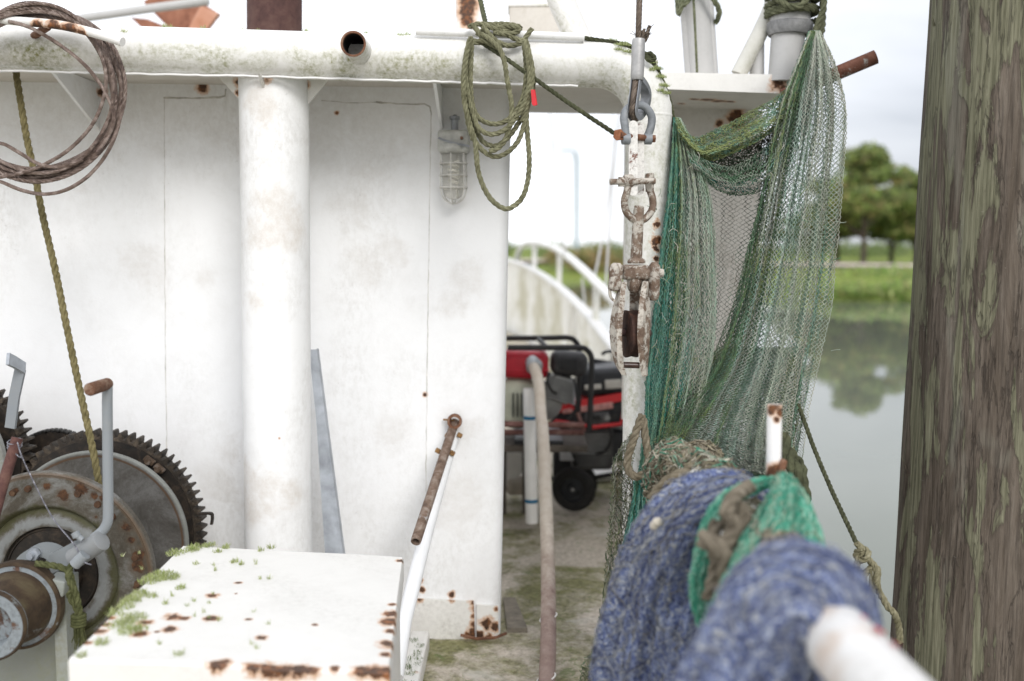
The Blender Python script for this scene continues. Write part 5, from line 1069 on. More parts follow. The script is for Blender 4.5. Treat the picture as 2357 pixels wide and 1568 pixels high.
M_yarn = tinted('bunched_yarn', .9, 45, .45)
BL_ = ['b1', 'b2', 'b3', 'b4', 'b2', 'b4', 'b5', 'tan', 'b1', 'b3']
bn = thing('blue_net_bunch', 'blue and white bunched net arching over the rail farther from the camera', 'fishing net', W(1500, 1640, 1.7), 'blue net bunches over the rail')
bundle('blue_net', bn, [W(1470, 1760, 1.70), W(1478, 1600, 1.69), W(1492, 1440, 1.68), W(1528, 1300, 1.67), W(1580, 1210, 1.67), W(1650, 1168, 1.68), W(1715, 1180, 1.69), W(1765, 1260, 1.70), W(1780, 1400, 1.71), W(1785, 1600, 1.72)], [.088, .086, .082, .074, .067, .064, .063, .06, .055, .05], 170, BL_, M_yarn, .0008, 1.6, BLW, seed=5)
bundle('blue_net_skirt', bn, [W(1560, 1800, 1.62), W(1565, 1600, 1.62), W(1580, 1430, 1.63), W(1610, 1300, 1.65)], [.07, .065, .055, .04], 90, BL_, M_yarn, .0008, 1.6, BLW, seed=6)
b = MB(); o = W(1508, 1206, 1.585); b.lathe([(-.012, 0), (-.010, .005), (-.004, .0075), (.001, .0055), (.006, .0075), (.013, .004), (.018, 0)], o, (.4, -.6, .8), 14); part('net_knot', b, plain('pale_knot', (.48, .44, .37), .2, 60, .9), bn)
bn2 = thing('blue_net_bunch', 'blue and white bunched net nearest the camera, humped over the white rail', 'fishing net', W(1720, 1640, 1.22), 'blue net bunches over the rail')
bundle('blue_net_near', bn2, [W(1600, 1860, 1.18), W(1650, 1700, 1.17), W(1712, 1545, 1.165), W(1770, 1430, 1.155), W(1820, 1380, 1.15), W(1862, 1390, 1.145), W(1888, 1455, 1.15), W(1898, 1560, 1.16), W(1902, 1720, 1.18)], [.086, .083, .079, .071, .066, .064, .060, .053, .048], 150, BL_[:7] + ['b3', 'b2', 'b1'], M_yarn, .0007, 1.6, BLW, seed=9)
gn = thing('green_net_bunch', 'bright green bunched net hanging between the two blue net bunches', 'fishing net', W(1750, 1400, 1.45))
GL = ['g1', 'g2', 'g1', 'g3', 'g2', 'g4', 'g1']
bundle('green_net', gn, [W(1806, 1108, 1.52), W(1800, 1165, 1.46), W(1782, 1240, 1.40), W(1748, 1325, 1.36), W(1698, 1430, 1.34), W(1650, 1540, 1.34)], [.016, .028, .036, .040, .040, .04], 150, GL, M_yarn, .0011, .9, GRW, seed=13)
bundle('green_net_lobe', gn, [W(1806, 1112, 1.53), W(1822, 1165, 1.48), W(1828, 1240, 1.44), W(1820, 1320, 1.41), W(1795, 1420, 1.40)], [.016, .028, .036, .042, .042], 130, GL + ['g4'], M_yarn, .0011, .9, GRW, seed=14)
bundle('green_net_edge', gn, [W(1790, 1108, 1.57), W(1735, 1118, 1.56), W(1675, 1150, 1.53), W(1634, 1215, 1.50), W(1612, 1300, 1.49), W(1606, 1370, 1.48), W(1625, 1450, 1.47)], [.008, .012, .0125, .012, .011, .012, .012], 46, GL[:4], M_yarn, .0011, .9, GRW, seed=15)
bundle('brown_net_wrap', gn, [(RX+.004, 1.22, RZ+.002), (RX+.002, 1.34, RZ+.002), (RX, 1.48, RZ), (RX-.002, 1.60, RZ)], [.0435, .0455, .0455, .043], 60, ['w1', 'w2', 'tan', 'w3'], M_yarn, .0014, 1.4, BRW, seed=37)
bundle('net_clump', net, [W(1520, 1180, 2.10), W(1530, 1085, 2.02), W(1560, 1058, 1.98), W(1590, 1085, 1.95), W(1592, 1150, 1.92)], [.024, .034, .038, .036, .033], 120, ['w1', 'w2', 'g1', 'w2', 'w3', 'tan'], M_yarn, .0017, 1.8, BRW, seed=33, jit=.004)
bundle('net_clump', net, [(RX, 1.74, RZ), (RX+.002, 1.84, RZ+.002), (RX-.002, 1.92, RZ)], [.046, .049, .045], 60, ['w1', 'w2', 'tan', 'w3', 'g1'], M_yarn, .0020, 1.6, BRW, seed=41, jit=.005)
bundle('net_clump', net, [W(1562, 1062, 2.14), W(1605, 1038, 2.12), W(1632, 1052, 2.08), W(1640, 1090, 2.02)], [.018, .024, .026, .022], 60, ['w2', 'tan', 'w1', 'w2'], M_yarn, .0015, 1.4, BRW, seed=34, jit=.004)
M_hemp = fibre('fuzzy_hemp', (.09, .075, .055), (.20, .172, .13), (.34, .305, .245), 40)
b = MB()
for pts, r in (([W(1725, 1120, 1.48), W(1690, 1145, 1.42), W(1672, 1180, 1.40), W(1690, 1215, 1.40), W(1665, 1255, 1.39)], .0115), ([W(1612, 1238, 1.39), W(1640, 1252, 1.38), W(1668, 1280, 1.38), W(1672, 1330, 1.38), W(1660, 1400, 1.38), W(1650, 1460, 1.38)], .0140),
               ([W(1700, 1160, 1.44), W(1712, 1200, 1.43), W(1690, 1250, 1.42), W(1650, 1300, 1.42)], .0115), ([W(1650, 1200, 1.44), W(1640, 1240, 1.43), W(1648, 1300, 1.43), W(1630, 1380, 1.43)], .0105)):
    b.rope(catmull(pts, 8), r, r*6, 3, 8)
solo('hemp_rope', b, M_hemp, 'pale brown thick rope tangled inside the green and blue bunched nets', 'rope', W(1660, 1400, 1.38))
M_barn = fibre('barnacled_rope', (.085, .07, .045), (.205, .175, .125), (.45, .42, .36), 60)
t_ = thing('lashing_rope', 'thick speckled brown rope lashing the net to the upright and rail', 'rope', W(1490, 1100, 2.36)); b = MB()
for pts, r, yy in (([(1478, 955), (1462, 1000), (1446, 1050), (1446, 1082), (1465, 1098), (1488, 1088), (1500, 1100), (1520, 1125)], .0100, 2.36), ([(1480, 965), (1486, 1010), (1492, 1050), (1496, 1085), (1512, 1108), (1530, 1120)], .0100, 2.36), ([(1500, 1150), (1532, 1112), (1575, 1088), (1625, 1076), (1675, 1084), (1710, 1098)], .0112, 1.86), ([(1520, 1060), (1560, 1042), (1600, 1032), (1625, 1048), (1600, 1062), (1560, 1066)], .012, 2.30)):
    b.rope(catmull([W(x, y, yy) for x, y in pts], 8), r, r*6.5, 3, 7); part('rope_turn', b, M_barn, t_); b = MB()
b = MB(); b.rope(catmull([W(1800, 1000, 2.2), W(1808, 1035, 2.18), W(1822, 1070, 2.15), W(1842, 1105, 2.13), W(1850, 1150, 2.12), W(1846, 1220, 2.1), W(1856, 1330, 2.1), W(1858, 1450, 2.1)], 8), .0165, .10, 3, 9)
b.rope(catmull([W(1795, 1015, 2.24), W(1826, 1050, 2.20), W(1846, 1082, 2.17), W(1840, 1130, 2.15)], 8), .012, .08, 3, 9)
solo('twisted_rope', b, M_dkrope, 'thick dark twisted rope hanging behind the white stake', 'rope', W(1850, 1450, 2.1))
b = MB(); b.rope(catmull([W(1836, 930, 2.52), W(1846, 955, 2.50), W(1875, 1035, 2.45), W(1915, 1130, 2.37), W(1950, 1205, 2.30), W(1975, 1258, 2.25)], 10), .0058, .04)
t_ = thing('mooring_rope', 'dark green mooring rope slanting down over the water to a pale frayed knot', 'rope', W(1990, 1450, 2.2))
part('line', b, M_dkrope, t_)
M_mr = fibre('frayed_rope', (.11, .10, .055), (.26, .24, .155), (.45, .42, .32), 50)
def pz(x, y, Y=2.2): return W(1362.6+.3205*x*1.0836*.0 + x, y, Y)
b = MB()
for pts, r in (([(1972, 1252), (1985, 1262), (1998, 1270), (1995, 1285), (1978, 1290), (1970, 1275), (1982, 1262)], .0075), ([(1985, 1268), (1975, 1290), (1972, 1315), (1985, 1325), (2000, 1312), (2010, 1305), (2020, 1318), (2016, 1345)], .0080), ([(1992, 1280), (2005, 1295), (2020, 1312), (2018, 1335), (2022, 1360), (2035, 1382), (2046, 1400), (2058, 1412), (2068, 1440), (2072, 1480)], .0080), ([(1975, 1300), (1970, 1340), (1974, 1390), (1972, 1440)], .0055)):
    b.rope(catmull([W(x, y, 2.22 + .01*math.sin(i*1.7)) for i, (x, y) in enumerate(pts)], 8), r, .045, 3, 7)
part('knot', b, M_mr, t_)
b = MB()
for k in range(26):
    x = random.uniform(1978, 2012); y1 = random.uniform(1380, 1500); b.tube(catmull([W(x, 1312, 2.215), W(x+random.uniform(-4, 4), 1360, 2.215), W(x+random.uniform(-5, 6), y1, 2.22)], 4), .0012, 4)
part('frayed_strands', b, M_mr, t_)

# ================================================================== mooring pile
t_ = thing('mooring_pile', 'thick weathered wooden mooring pile at the right edge, peeling brown and olive', 'pile', (1.16, 2.5, -1.2))
q = NT('pile_wood'); v1 = q.mapv((1, 1, .07)); v2 = q.mapv((1, 1, .15)); v3 = q.mapv((1, 1, .045))
va = q.mapv((1, 1, .10)); vb = q.mapv((1, 1, .16), (2.3, .7, .2)); vc = q.mapv((1, 1, .03)); vd = q.mapv((1, 1, .18), (5.1, 3.3, 1.0))
g = q.noise(24, 10, .80, .5, va); fineg = q.noise(150, 5, .72, .0, vc); pt = q.noise(13, 6, .62, .55, vb); knots = q.noise(5.5, 4, .55, .8, vd)
brn = q.ramp(g, [(.26, (.036, .028, .021)), (.42, (.094, .074, .056)), (.57, (.155, .127, .101)), (.73, (.24, .212, .176))])
brn = q.mix(q.math('MULTIPLY', q.ramp(fineg, [(.36, 1.0), (.56, 0.0)]), .55), brn, (.022, .017, .014))
ol = q.mix(q.ramp(fineg, [(.38, 0), (.66, 1)]), (.10, .098, .060), (.245, .238, .162))
sx_ = q.n('ShaderNodeSeparateXYZ'); q.l.new(q.tc, sx_.inputs[0])
lft = q.math('MULTIPLY', q.ramp(q.math('ADD', q.math('MULTIPLY', sx_.outputs[0], -1.0), .5), [(.48, 0.0), (.68, 1.0)]), .055)      # olive patches cover more of the left flank
pt = q.math('ADD', pt, lft)
pm = q.ramp(pt, [(.53, 0.0), (.547, 1.0)]); col = q.mix(q.math('MULTIPLY', pm, .92), brn, ol)
edge = q.ramp(pt, [(.507, 0.0), (.525, 1.0), (.538, 1.0), (.565, 0.0)]); col = q.mix(q.math('MULTIPLY', edge, .3), col, (.04, .032, .025))
gp = q.ramp(knots, [(.60, 0.0), (.64, 1.0)]); col = q.mix(q.math('MULTIPLY', q.math('MULTIPLY', gp, q.ramp(fineg, [(.3, .2), (.6, 1.0)])), .45), col, (.24, .235, .19))
crk = q.ramp(q.noise(17, 6, .6, .35, va), [(.486, 0.0), (.497, 1.0), (.503, 1.0), (.514, 0.0)]); col = q.mix(q.math('MULTIPLY', crk, .45), col, (.02, .016, .013))
scr = q.ramp(q.noise(26, 4, .6, 2.5, q.mapv((1, 1, 2.2))), [(.69, 0.0), (.72, 1.0)]); col = q.mix(q.math('MULTIPLY', scr, .22), col, (.40, .38, .33))
g = q.math('SUBTRACT', g, q.math('MULTIPLY', crk, .8))
q.bump(q.math('ADD', q.math('ADD', g, q.math('MULTIPLY', fineg, .5)), q.math('MULTIPLY', pm, .6)), .6, .006); M_pile = q.done(col, .85, 0, .25)
b = MB(); P = []; rows_ = 150; k_ = 128; v = []; f = []
for i in range(rows_+1):
    z_ = -1.6 + 4.6*i/rows_; tt = (z_+1.6)/4.6; r0_ = .222 - .027*tt; cx_ = .962 + .098*tt + r0_
    for j in range(k_):
        a = 2*math.pi*j/k_
        r_ = r0_*(1 + .012*math.sin(3*a+z_*1.3) + .006*math.sin(11*a+z_*.9) + .004*math.sin(29*a+2*math.sin(z_*1.1)) + .003*math.sin(47*a+z_*2.1) + .004*math.sin(z_*9+5*a))
        v.append((cx_ + r_*math.cos(a), 2.5 + r_*math.sin(a), z_))
for i in range(rows_):
    for j in range(k_): f.append((i*k_+j, i*k_+(j+1) % k_, (i+1)*k_+(j+1) % k_, (i+1)*k_+j))
b.add(v, f); part('trunk', b, M_pile, t_, sharp=180)
b = MB()
for (x, y, ln, lx) in ((2082, 1090, .05, -.02), (2077, 1395, .03, -.008), (2080, 1300, .045, -.004), (2142, 60, .03, -.006)):
    p = W(x+6, y, 2.5); b.add([p, p + Vector((.006, 0, .0)), p + Vector((lx, -.004, ln))], [(0, 1, 2)]); b.add([p + Vector((0, .003, 0)), p + Vector((.006, .003, 0)), p + Vector((lx, -.004, ln))], [(2, 1, 0)])
part('splinters', b, M_pile, t_, smooth=False)
# ================================================================== deck, hull, bulwark
q = NT('deck_surface'); a = q.noise(2.4, 7, .68, .6); c_ = q.noise(9, 7, .72, .4); d = q.noise(60, 5, .75)
base = q.ramp(d, [(.3, (.30, .265, .21)), (.5, (.52, .46, .385)), (.72, (.70, .64, .555))])
mo = q.ramp(q.math('ADD', q.math('MULTIPLY', a, .7), q.math('MULTIPLY', c_, .3)), [(.47, 0.0), (.58, 1.0)]); col_ = q.mix(q.math('MULTIPLY', mo, .88), base, q.ramp(d, [(.3, (.075, .08, .022)), (.7, (.27, .265, .10))]))
dk = q.ramp(c_, [(.60, 0.0), (.70, 1.0)]); col_ = q.mix(q.math('MULTIPLY', dk, .7), col_, (.10, .085, .06))
gr = q.ramp(q.noise(14, 6, .7, .8, q.mapv((1, 1, 1), (4, 2, 0))), [(.60, 0.0), (.65, 1.0)]); col_ = q.mix(q.math('MULTIPLY', gr, .6), col_, (.12, .17, .05))
wt = q.ramp(q.noise(3.4, 6, .65, .3, q.mapv((1, 1, 1), (9, 5, 0))), [(.60, 0.0), (.70, 1.0)]); col_ = q.mix(q.math('MULTIPLY', wt, .6), col_, (.62, .60, .55))
q.bump(q.math('ADD', d, c_), .6, .006); M_deck = q.done(col_, .8, 0, .3)
out = [(.66, -.6), (.66, 2.0), (.66, 4.0), (.65, 6.0), (.56, 8.0), (.40, 9.8), (.10, 12.0), (-.4, 13.8), (-1.3, 14.7), (-3.0, 14.4), (-4.0, 10.0), (-4.3, 6.0), (-4.3, -.6)]
b = MB(); v = [(x, y, 0.0 if y < 5 else .015*(y-5)) for x, y in out]; n = len(v); b.add(v, [tuple(range(n))]); 
struct('deck', b, M_deck, label='boat deck covered with brown-green moss and grit', smooth=False)
b = MB(); b.prism([(x*1.002, y, -.004) for x, y in out], (0, 0, -.9)); struct('hull', b, M_white, smooth=False)
t_ = thing('bow_bulwark', 'white mossy bulwark sweeping up to the bow beyond the deckhouse', 'bulwark', (.44, 5.5, 0))
tp = [(.64, 3.45, .52), (.64, 4.4, .54), (.635, 5.4, .56), (.62, 6.4, .60), (.57, 7.6, .69), (.46, 9.2, .80), (.30, 10.8, .90), (.08, 12.3, .98), (-.3, 13.6, 1.05), (-1.2, 14.6, 1.10), (-2.6, 14.4, 1.1)]
P = resample(catmull(tp, 8), .15); b = MB(); v = []; f = []; m = len(P)
for p in P: v += [(p.x, p.y, 0.0), p, p + Vector((.012, .004, 0)), (p.x+.012, p.y+.004, 0.0)]
for i in range(m-1):
    for j in range(4): f.append((i*4+j, i*4+(j+1) % 4, (i+1)*4+(j+1) % 4, (i+1)*4+j))
b.add(v, f); M_bulw = painted('bulwark_paint', (.88, .87, .835), grime=.14, gcol=(.50, .43, .27), rust=.04, rsc=3, algae=1.0, asc=2.4, acol=(.30, .27, .09), rough=.6, off=OFF[t_.name], stains=[((.30, 10.8, .55), .55), ((.42, 9.6, .45), .5), ((.15, 12.0, .65), .45), ((.55, 7.8, .3), .35)], scol=(.33, .29, .11), samt=.75); part('plating', b, M_bulw, t_)
b = MB(); b.ribbon([p + Vector((-.01, 0, .012)) for p in P], .075, .022, (1, .12, 0)); part('cap_rail', b, M_white, t_)
for k in range(2):
    s_ = P[int((k*2+2.0)*m/11)]; b = MB(); b.prism([(s_.x-.13, s_.y, .0), (s_.x-.002, s_.y, .0), (s_.x-.002, s_.y, s_.z-.005), (s_.x-.05, s_.y, s_.z-.02)], (0, .012, 0)); part('frame', b, M_bulw, t_, smooth=False)
t_ = thing('bow_rail', 'white tubular bow rail on stanchions above the bulwark, mossy at the joints', 'rail', (.44, 5.5, .8))
rl = [(.64, 3.5, .76), (.638, 5.0, .81), (.62, 6.4, .885), (.56, 8.0, 1.02), (.47, 9.4, 1.14), (.37, 10.6, 1.205), (.26, 11.6, 1.235), (.16, 12.4, 1.22), (.10, 12.7, 1.16), (.06, 12.9, 1.02)]
b = MB(); b.tube(resample(catmull(rl, 8), .05), .034, 20); part('rail_tube', b, M_gantry, t_)
for x, y, z0, z1 in ((.638, 4.6, .55, .80), (.60, 7.1, .65, .945), (.455, 9.6, .82, 1.15), (.26, 11.55, .94, 1.23)):
    b = MB(); b.tube(resample([(x, y, z0), (x, y, z1)], .05), .026, 14); part('stanchion', b, M_gantry, t_)
for k, pts in enumerate(([W(1428, 250, 8.0), W(1385, 560, 7.6), W(1368, 640, 7.4)], [W(1262, 230, 9.0), W(1300, 590, 8.6)], [W(1418, 300, 7.2), W(1392, 690, 6.9)], [W(1340, 640, 8.2), W(1352, 760, 8.0)])):
    solo('stay_wire', MB().tube(resample(pts, .2), .008, 8), M_grey, ['faint slanting stay wire right of the street lamp, the longest', 'faint stay wire left of the street lamp', 'faint stay wire nearest the bent pipe', 'short stay under the bow rail'][k], 'wire', pts[-1], 'stay wires over the bow')

# ------------------------------------------------------------------ clutter on deck beyond the doorway
def z6(x, y, Y): return W(1141.7 + .2937*x, 773.4 + .2937*y, Y)
YP = 4.15
M_red2 = plain('red_enamel', (.42, .014, .026), .2, 9, .38, 0, .1)
M_red3 = plain('bright_red_enamel', (.68, .035, .04), .15, 9, .35, 0, .1)
M_cast = plain('cast_alloy', (.33, .33, .32), .3, 25, .5, .4, .4)
M_cream = plain('cream_enamel', (.52, .53, .42), .25, 12, .45)
M_blackp = plain('black_plastic', (.022, .023, .026), .3, 20, .45)
M_pale = plain('pale_label', (.55, .52, .46), .15, 40, .5)
t_ = thing('water_pump', 'petrol water pump with red fuel tank and cream recoil housing in a black tube frame', 'pump', z6(300, 1250, YP))
c_ = z6(225, 215, YP); b = MB(); b.box(c_, (.195, .16, .115), Matrix.Rotation(R(2), 3, 'Y'), .03); part('fuel_tank', b, M_red2, t_)
b = MB(); b.box(c_ + Vector((0, 0, -.02)), (.2, .165, .008), None, .003); part('tank_seam', b, M_red2, t_)
o = z6(165, 540, YP-.06); b = MB(); b.lathe([(0, 0), (0, .06), (.008, .09), (.03, .107), (.10, .110), (.10, 0)], o, YD, 48); part('recoil_housing', b, M_cream, t_)
b = MB()
for k in range(-2, 3): b.box(o + Vector((.018*k + .02, -.004, .0)), (.006, .01, .10), None, .002)
part('vent_slots', b, M_blackp, t_)
o = z6(370, 520, YP-.02); b = MB(); b.lathe([(0, 0), (0, .055), (.012, .082), (.06, .085), (.07, .06), (.07, 0)], o, YD, 40); part('pump_volute', b, M_cast, t_)
b = MB()
for k in range(9): b.box(z6(505, 330+k*20, YP), (.125, .11, .0055), Matrix.Rotation(R(18), 3, 'Y'), .002)
b.box(z6(505, 410, YP+.01), (.09, .09, .11), Matrix.Rotation(R(18), 3, 'Y'), .008); part('cylinder_fins', b, M_cast, t_)
b = MB(); b.box(z6(570, 212, YP), (.155, .13, .098), Matrix.Rotation(R(4), 3, 'Y'), .032); muf = part('muffler', b, plain('muffler_black', (.045, .043, .043), .4, 30, .6), t_)
b = MB()
for k in range(6): b.box(z6(500+k*26, 222, YP-.068), (.0045, .006, .05), None, .0015)
part('louvre', b, M_blackp, muf)
b = MB(); b.tube(catmull([z6(560, 270, YP), z6(545, 340, YP), z6(560, 400, YP)], 5), .022, 14); part('exhaust_neck', b, M_black, t_)
b = MB(); P = catmull([z6(90, 92, YP-.14), z6(400, 92, YP-.14), z6(640, 92, YP-.14), z6(705, 105, YP-.14), z6(745, 160, YP-.14), z6(750, 260, YP-.14), z6(742, 480, YP-.14), z6(730, 740, YP-.14)], 6); b.tube(P, .0118, 14)
P = catmull([z6(80, 18, YP+.16), z6(400, 16, YP+.16), z6(560, 14, YP+.16), z6(620, 40, YP+.16), z6(650, 110, YP+.16), z6(652, 300, YP+.16), z6(640, 700, YP+.16)], 6); b.tube(P, .0118, 14)
b.tube([z6(330, 20, YP+.15), z6(400, 92, YP-.13)], .0105, 12); part('tube_frame', b, M_black, t_)
b = MB(); b.tube([z6(60, 690, YP-.14), z6(695, 700, YP-.14)], .0125, 14); b.tube([z6(60, 755, YP-.10), z6(690, 755, YP-.10)], .0125, 14); b.tube([z6(640, 600, YP-.1), z6(692, 752, YP-.12)], .009, 10)
part('base_frame', b, rusty('frame_rust', (.09, .04, .035), (.21, .10, .085), (.34, .22, .19), 30), t_)
b = MB(); b.lathe([(0, .028), (.01, .034), (.03, .034), (.03, .028), (.05, .028)], z6(300, 255, YP-.11), Vector((.05, 1, .35)), 24); b.tube(catmull([z6(298, 250, YP-.12), z6(290, 215, YP-.09), z6(280, 205, YP-.02), z6(300, 300, YP+.05)], 6), .030, 18); part('outlet_elbow', b, plain('elbow_alloy', (.44, .46, .47), .2, 25, .45, .3), t_)
for pts in ([(420, 290, -.06), (400, 340, -.12), (430, 420, -.12), (470, 450, -.09)], [(610, 340, -.07), (625, 420, -.12), (630, 560, -.12), (560, 660, -.12)], [(330, 640, -.10), (390, 690, -.13), (470, 640, -.12)]):
    b = MB(); b.tube(catmull([z6(x, y, YP+d) for x, y, d in pts], 6), .0055, 8); part('cable', b, M_black, t_)
zs = z6(400, 775, YP).z; b = MB(); b.box((z6(330, 775, YP).x, YP+.02, zs-.008), (.20, .30, .016), None, .003); part('skid', b, M_blackp, t_)
t_ = thing('pump_stand', 'low dark timber bench the pump stands on', 'stand', (0.05, YP, 0))
x0_, x1_ = -.10, z6(700, 775, YP).x; M_tim = plain('dark_timber', (.10, .085, .07), .4, 18, .85)
b = MB(); b.box(((x0_+x1_)/2, YP+.03, zs-.030), (x1_-x0_, .36, .028), None, .003); part('bench_top', b, M_tim, t_)
for xx in (x0_+.05, x1_-.24):
    b = MB(); b.box((xx, YP+.16, (zs-.044)/2), (.05, .05, zs-.044), None, .004); part('leg', b, M_tim, t_)
t_ = thing('delivery_hose', 'long beige pipe running from the pump elbow down to the mossy deck', 'hose', W(1258, 1590, 2.5))
P = catmull([z6(296, 246, YP-.13), z6(315, 290, YP-.19), z6(338, 400, YP-.24), z6(350, 600, YP-.35), W(1250, 1010, 3.6), W(1258, 1200, 3.2), W(1262, 1350, 2.92), W(1262, 1470, 2.70), W(1258, 1580, 2.53), W(1250, 1700, 2.36)], 10)
q = NT('beige_hose'); sp_ = q.n('ShaderNodeSeparateXYZ'); q.l.new(q.tc, sp_.inputs[0]); nz_ = q.noise(25, 6, .7)
k_ = q.ramp(q.math('ADD', sp_.outputs['Z'], q.math('MULTIPLY', nz_, .18)), [(.18, 0.0), (.36, 1.0)]); col_ = q.mix(k_, q.ramp(nz_, [(.3, (.20, .125, .105)), (.7, (.34, .25, .215))]), q.ramp(nz_, [(.3, (.56, .47, .37)), (.7, (.68, .61, .52))]))
q.bump(nz_, .3, .002); M_hose = q.done(col_, .55)
b = MB(); b.tube(resample(P, .02), .0225, 24); part('pipe', b, M_hose, t_)
b = MB()
for (x, y, Y_) in ((1262, 1420, 2.79), (1257, 1560, 2.555)):
    p = W(x, y, Y_); b.tube([p + Vector((.0245*math.cos(R(a)), .0245*math.sin(R(a))-.003, .010*math.cos(R(a)))) for a in range(0, 360, 20)], .0026, 6, closed=True)
part('cord_tie', b, plain('white_cord', (.75, .73, .7), .1, 40, .7), t_)
t_ = thing('drain_pipe', 'white plastic pipe with two blue tape bands standing before the pump', 'pipe', W(1224, 1203, 4.0))
b = MB(); b.tube(resample([W(1218, 895, 3.98), W(1221, 1050, 3.98), W(1224, 1203, 3.98)], .05), L(14.5, 3.98), 28); part('tube', b, plain('pvc', (.88, .87, .84), .05, 10, .4), t_)
for x_, y_ in ((1219, 961), (1223, 1152)):
    b = MB(); p = W(x_, y_, 3.98); b.tube([p + Vector((0, 0, .007)), p, p - Vector((0, 0, .007))], L(14.9, 3.98), 28); part('tape_band', b, plain('blue_tape', (.0, .15, .30), .1, 30, .5), t_)
YG = 4.6
t_ = thing('generator', 'red and black portable generator on small black wheels behind the pump', 'generator', z6(620, 1370, YG))
b = MB(); M_rot = Matrix.Rotation(R(7), 3, 'Y')
b.box(z6(850, 330, YG), (.27, .30, .125), Matrix.Rotation(R(-3), 3, 'Y'), .03); part('fuel_tank', b, M_blackp, t_)
b = MB(); b.box(z6(920, 378, YG-.16), (.075, .01, .04), Matrix.Rotation(R(-4), 3, 'Y'), .003); b.box(z6(760, 400, YG-.16), (.075, .01, .022), Matrix.Rotation(R(-4), 3, 'Y'), .003); part('label_plate', b, M_pale, t_)
b = MB(); b.prism([z6(470, 560, YG-.15), z6(520, 530, YG-.15), z6(1010, 440, YG-.15), z6(1010, 505, YG-.15), z6(700, 560, YG-.15), z6(500, 600, YG-.15), z6(440, 660, YG-.15)], (0, .3, 0)); part('shroud', b, M_red3, t_, smooth=False)
b = MB(); b.prism([z6(490, 600, YG-.14), z6(1010, 515, YG-.14), z6(1010, 680, YG-.14), z6(440, 690, YG-.14)], (0, .26, 0)); part('panel', b, M_blackp, t_, smooth=False)
b = MB(); b.box(z6(830, 555, YG-.150), (.10, .008, .03), Matrix.Rotation(R(-9), 3, 'Y'), .003); b.box(z6(670, 575, YG-.152), (.055, .008, .026), Matrix.Rotation(R(-9), 3, 'Y'), .003); b.box(z6(560, 590, YG-.152), (.045, .008, .02), Matrix.Rotation(R(-9), 3, 'Y'), .003); part('decal', b, plain('faded_red', (.62, .30, .27), .3, 40, .5), t_)
b = MB(); b.box(z6(790, 640, YG-.150), (.11, .012, .05), None, .004); part('socket_panel', b, plain('socket_grey', (.10, .10, .10), .5, 60, .5), t_)
b = MB(); b.tube([z6(430, 665, YG-.16), z6(760, 715, YG-.16), z6(980, 690, YG-.16), z6(1010, 560, YG-.16)], .010, 12); part('lower_bar', b, M_red3, t_)
b = MB(); b.tube(catmull([z6(830, 150, YG), z6(860, 125, YG), z6(930, 130, YG), z6(1010, 190, YG)], 5), .008, 10); part('carry_bar', b, M_blackp, t_); b = MB(); b.tube([z6(760, 190, YG+.1), z6(1020, 235, YG+.1)], .010, 10); part('carry_bar', b, M_blackp, t_)
b = MB(); b.box(z6(745, 850, YG), (.20, .24, .20), None, .03); part('engine', b, plain('engine_grey', (.11, .11, .11), .4, 18, .5, .2), t_)
b = MB(); b.box(z6(920, 830, YG), (.14, .22, .15), None, .02); b.box(z6(560, 880, YG+.05), (.14, .1, .3), None, .02); part('alternator', b, M_blackp, t_)
b = MB(); b.box(z6(560, 935, YG-.13), (.07, .02, .05), None, .006); part('air_filter', b, plain('pale_grey_plastic', (.5, .5, .5), .1, 20, .4), t_)
b = MB(); b.tube([z6(420, 1120, YG+.02), z6(770, 1110, YG-.12), z6(1000, 1070, YG-.16)], .011, 10); b.tube([z6(600, 760, YG-.13), z6(620, 1020, YG-.13)], .010, 10); part('chassis', b, M_black, t_)
for yy, xx, yv in ((YG-.30, 608, 1200), (YG+.16, 640, 1150)):
    o = z6(xx, yv, yy); b = MB(); ax = Vector((.35, 1, 0)); b.lathe([(-.022, .055), (-.026, .07), (-.022, .088), (-.008, .098), (.008, .098), (.022, .088), (.026, .07), (.022, .055)], o, ax, 48); wh = part('wheel', b, plain('tyre_rubber', (.018, .017, .016), .3, 40, .8), t_)
    b = MB(); b.lathe([(-.010, 0), (-.012, .02), (-.004, .03), (-.004, .052), (-.018, .056), (.018, .056), (.01, 0)], o, ax, 32); part('rim', b, M_blackp, wh)
    b = MB(); b.hexnut(o - ax.normalized()*.016, ax, .008, .008); part('axle_nut', b, M_cast, wh)
M_cab = plain('cable_black', (.02, .02, .02), .3, 30, .5)
for pts in ([(600, 640, -.17), (560, 760, -.18), (590, 900, -.17), (640, 1010, -.16)], [(700, 300, -.12), (640, 380, -.16), (600, 480, -.17), (620, 560, -.17)], [(880, 700, -.16), (900, 800, -.17), (860, 900, -.15), (780, 930, -.14)]):
    b = MB(); b.tube(catmull([z6(x, y, YG+d) for x, y, d in pts], 6), .0055, 8); part('cable', b, M_cab, t_)
for k in range(7):
    b = MB(); b.box(z6(745, 775+k*24, YG-.125), (.17, .012, .005), None, .002); part('cooling_fin', b, M_cast, t_)
b = MB(); b.lathe([(0, 0), (0, .026), (.018, .024), (.02, .0)], z6(880, 262, YG-.02), (0, 0, 1), 20); part('fuel_cap', b, M_black, t_)
for x_, y_ in ((745, 560), (800, 640), (870, 640), (920, 630), (760, 640)):
    b = MB(); b.lathe([(0, 0), (0, .014), (-.012, .013), (-.012, 0)], z6(x_, y_, YG-.158), YD, 14); part('socket', b, M_cast if x_ % 20 else M_black, t_)
solo('paint_tray', MB().box(z6(810, 1040, 4.95), (.16, .20, .035), Matrix.Rotation(R(14), 3, 'X') @ Matrix.Rotation(R(18), 3, 'Z'), .01), M_white, 'white shallow tray lying under the generator', 'tray', z6(810, 1070, 4.95))
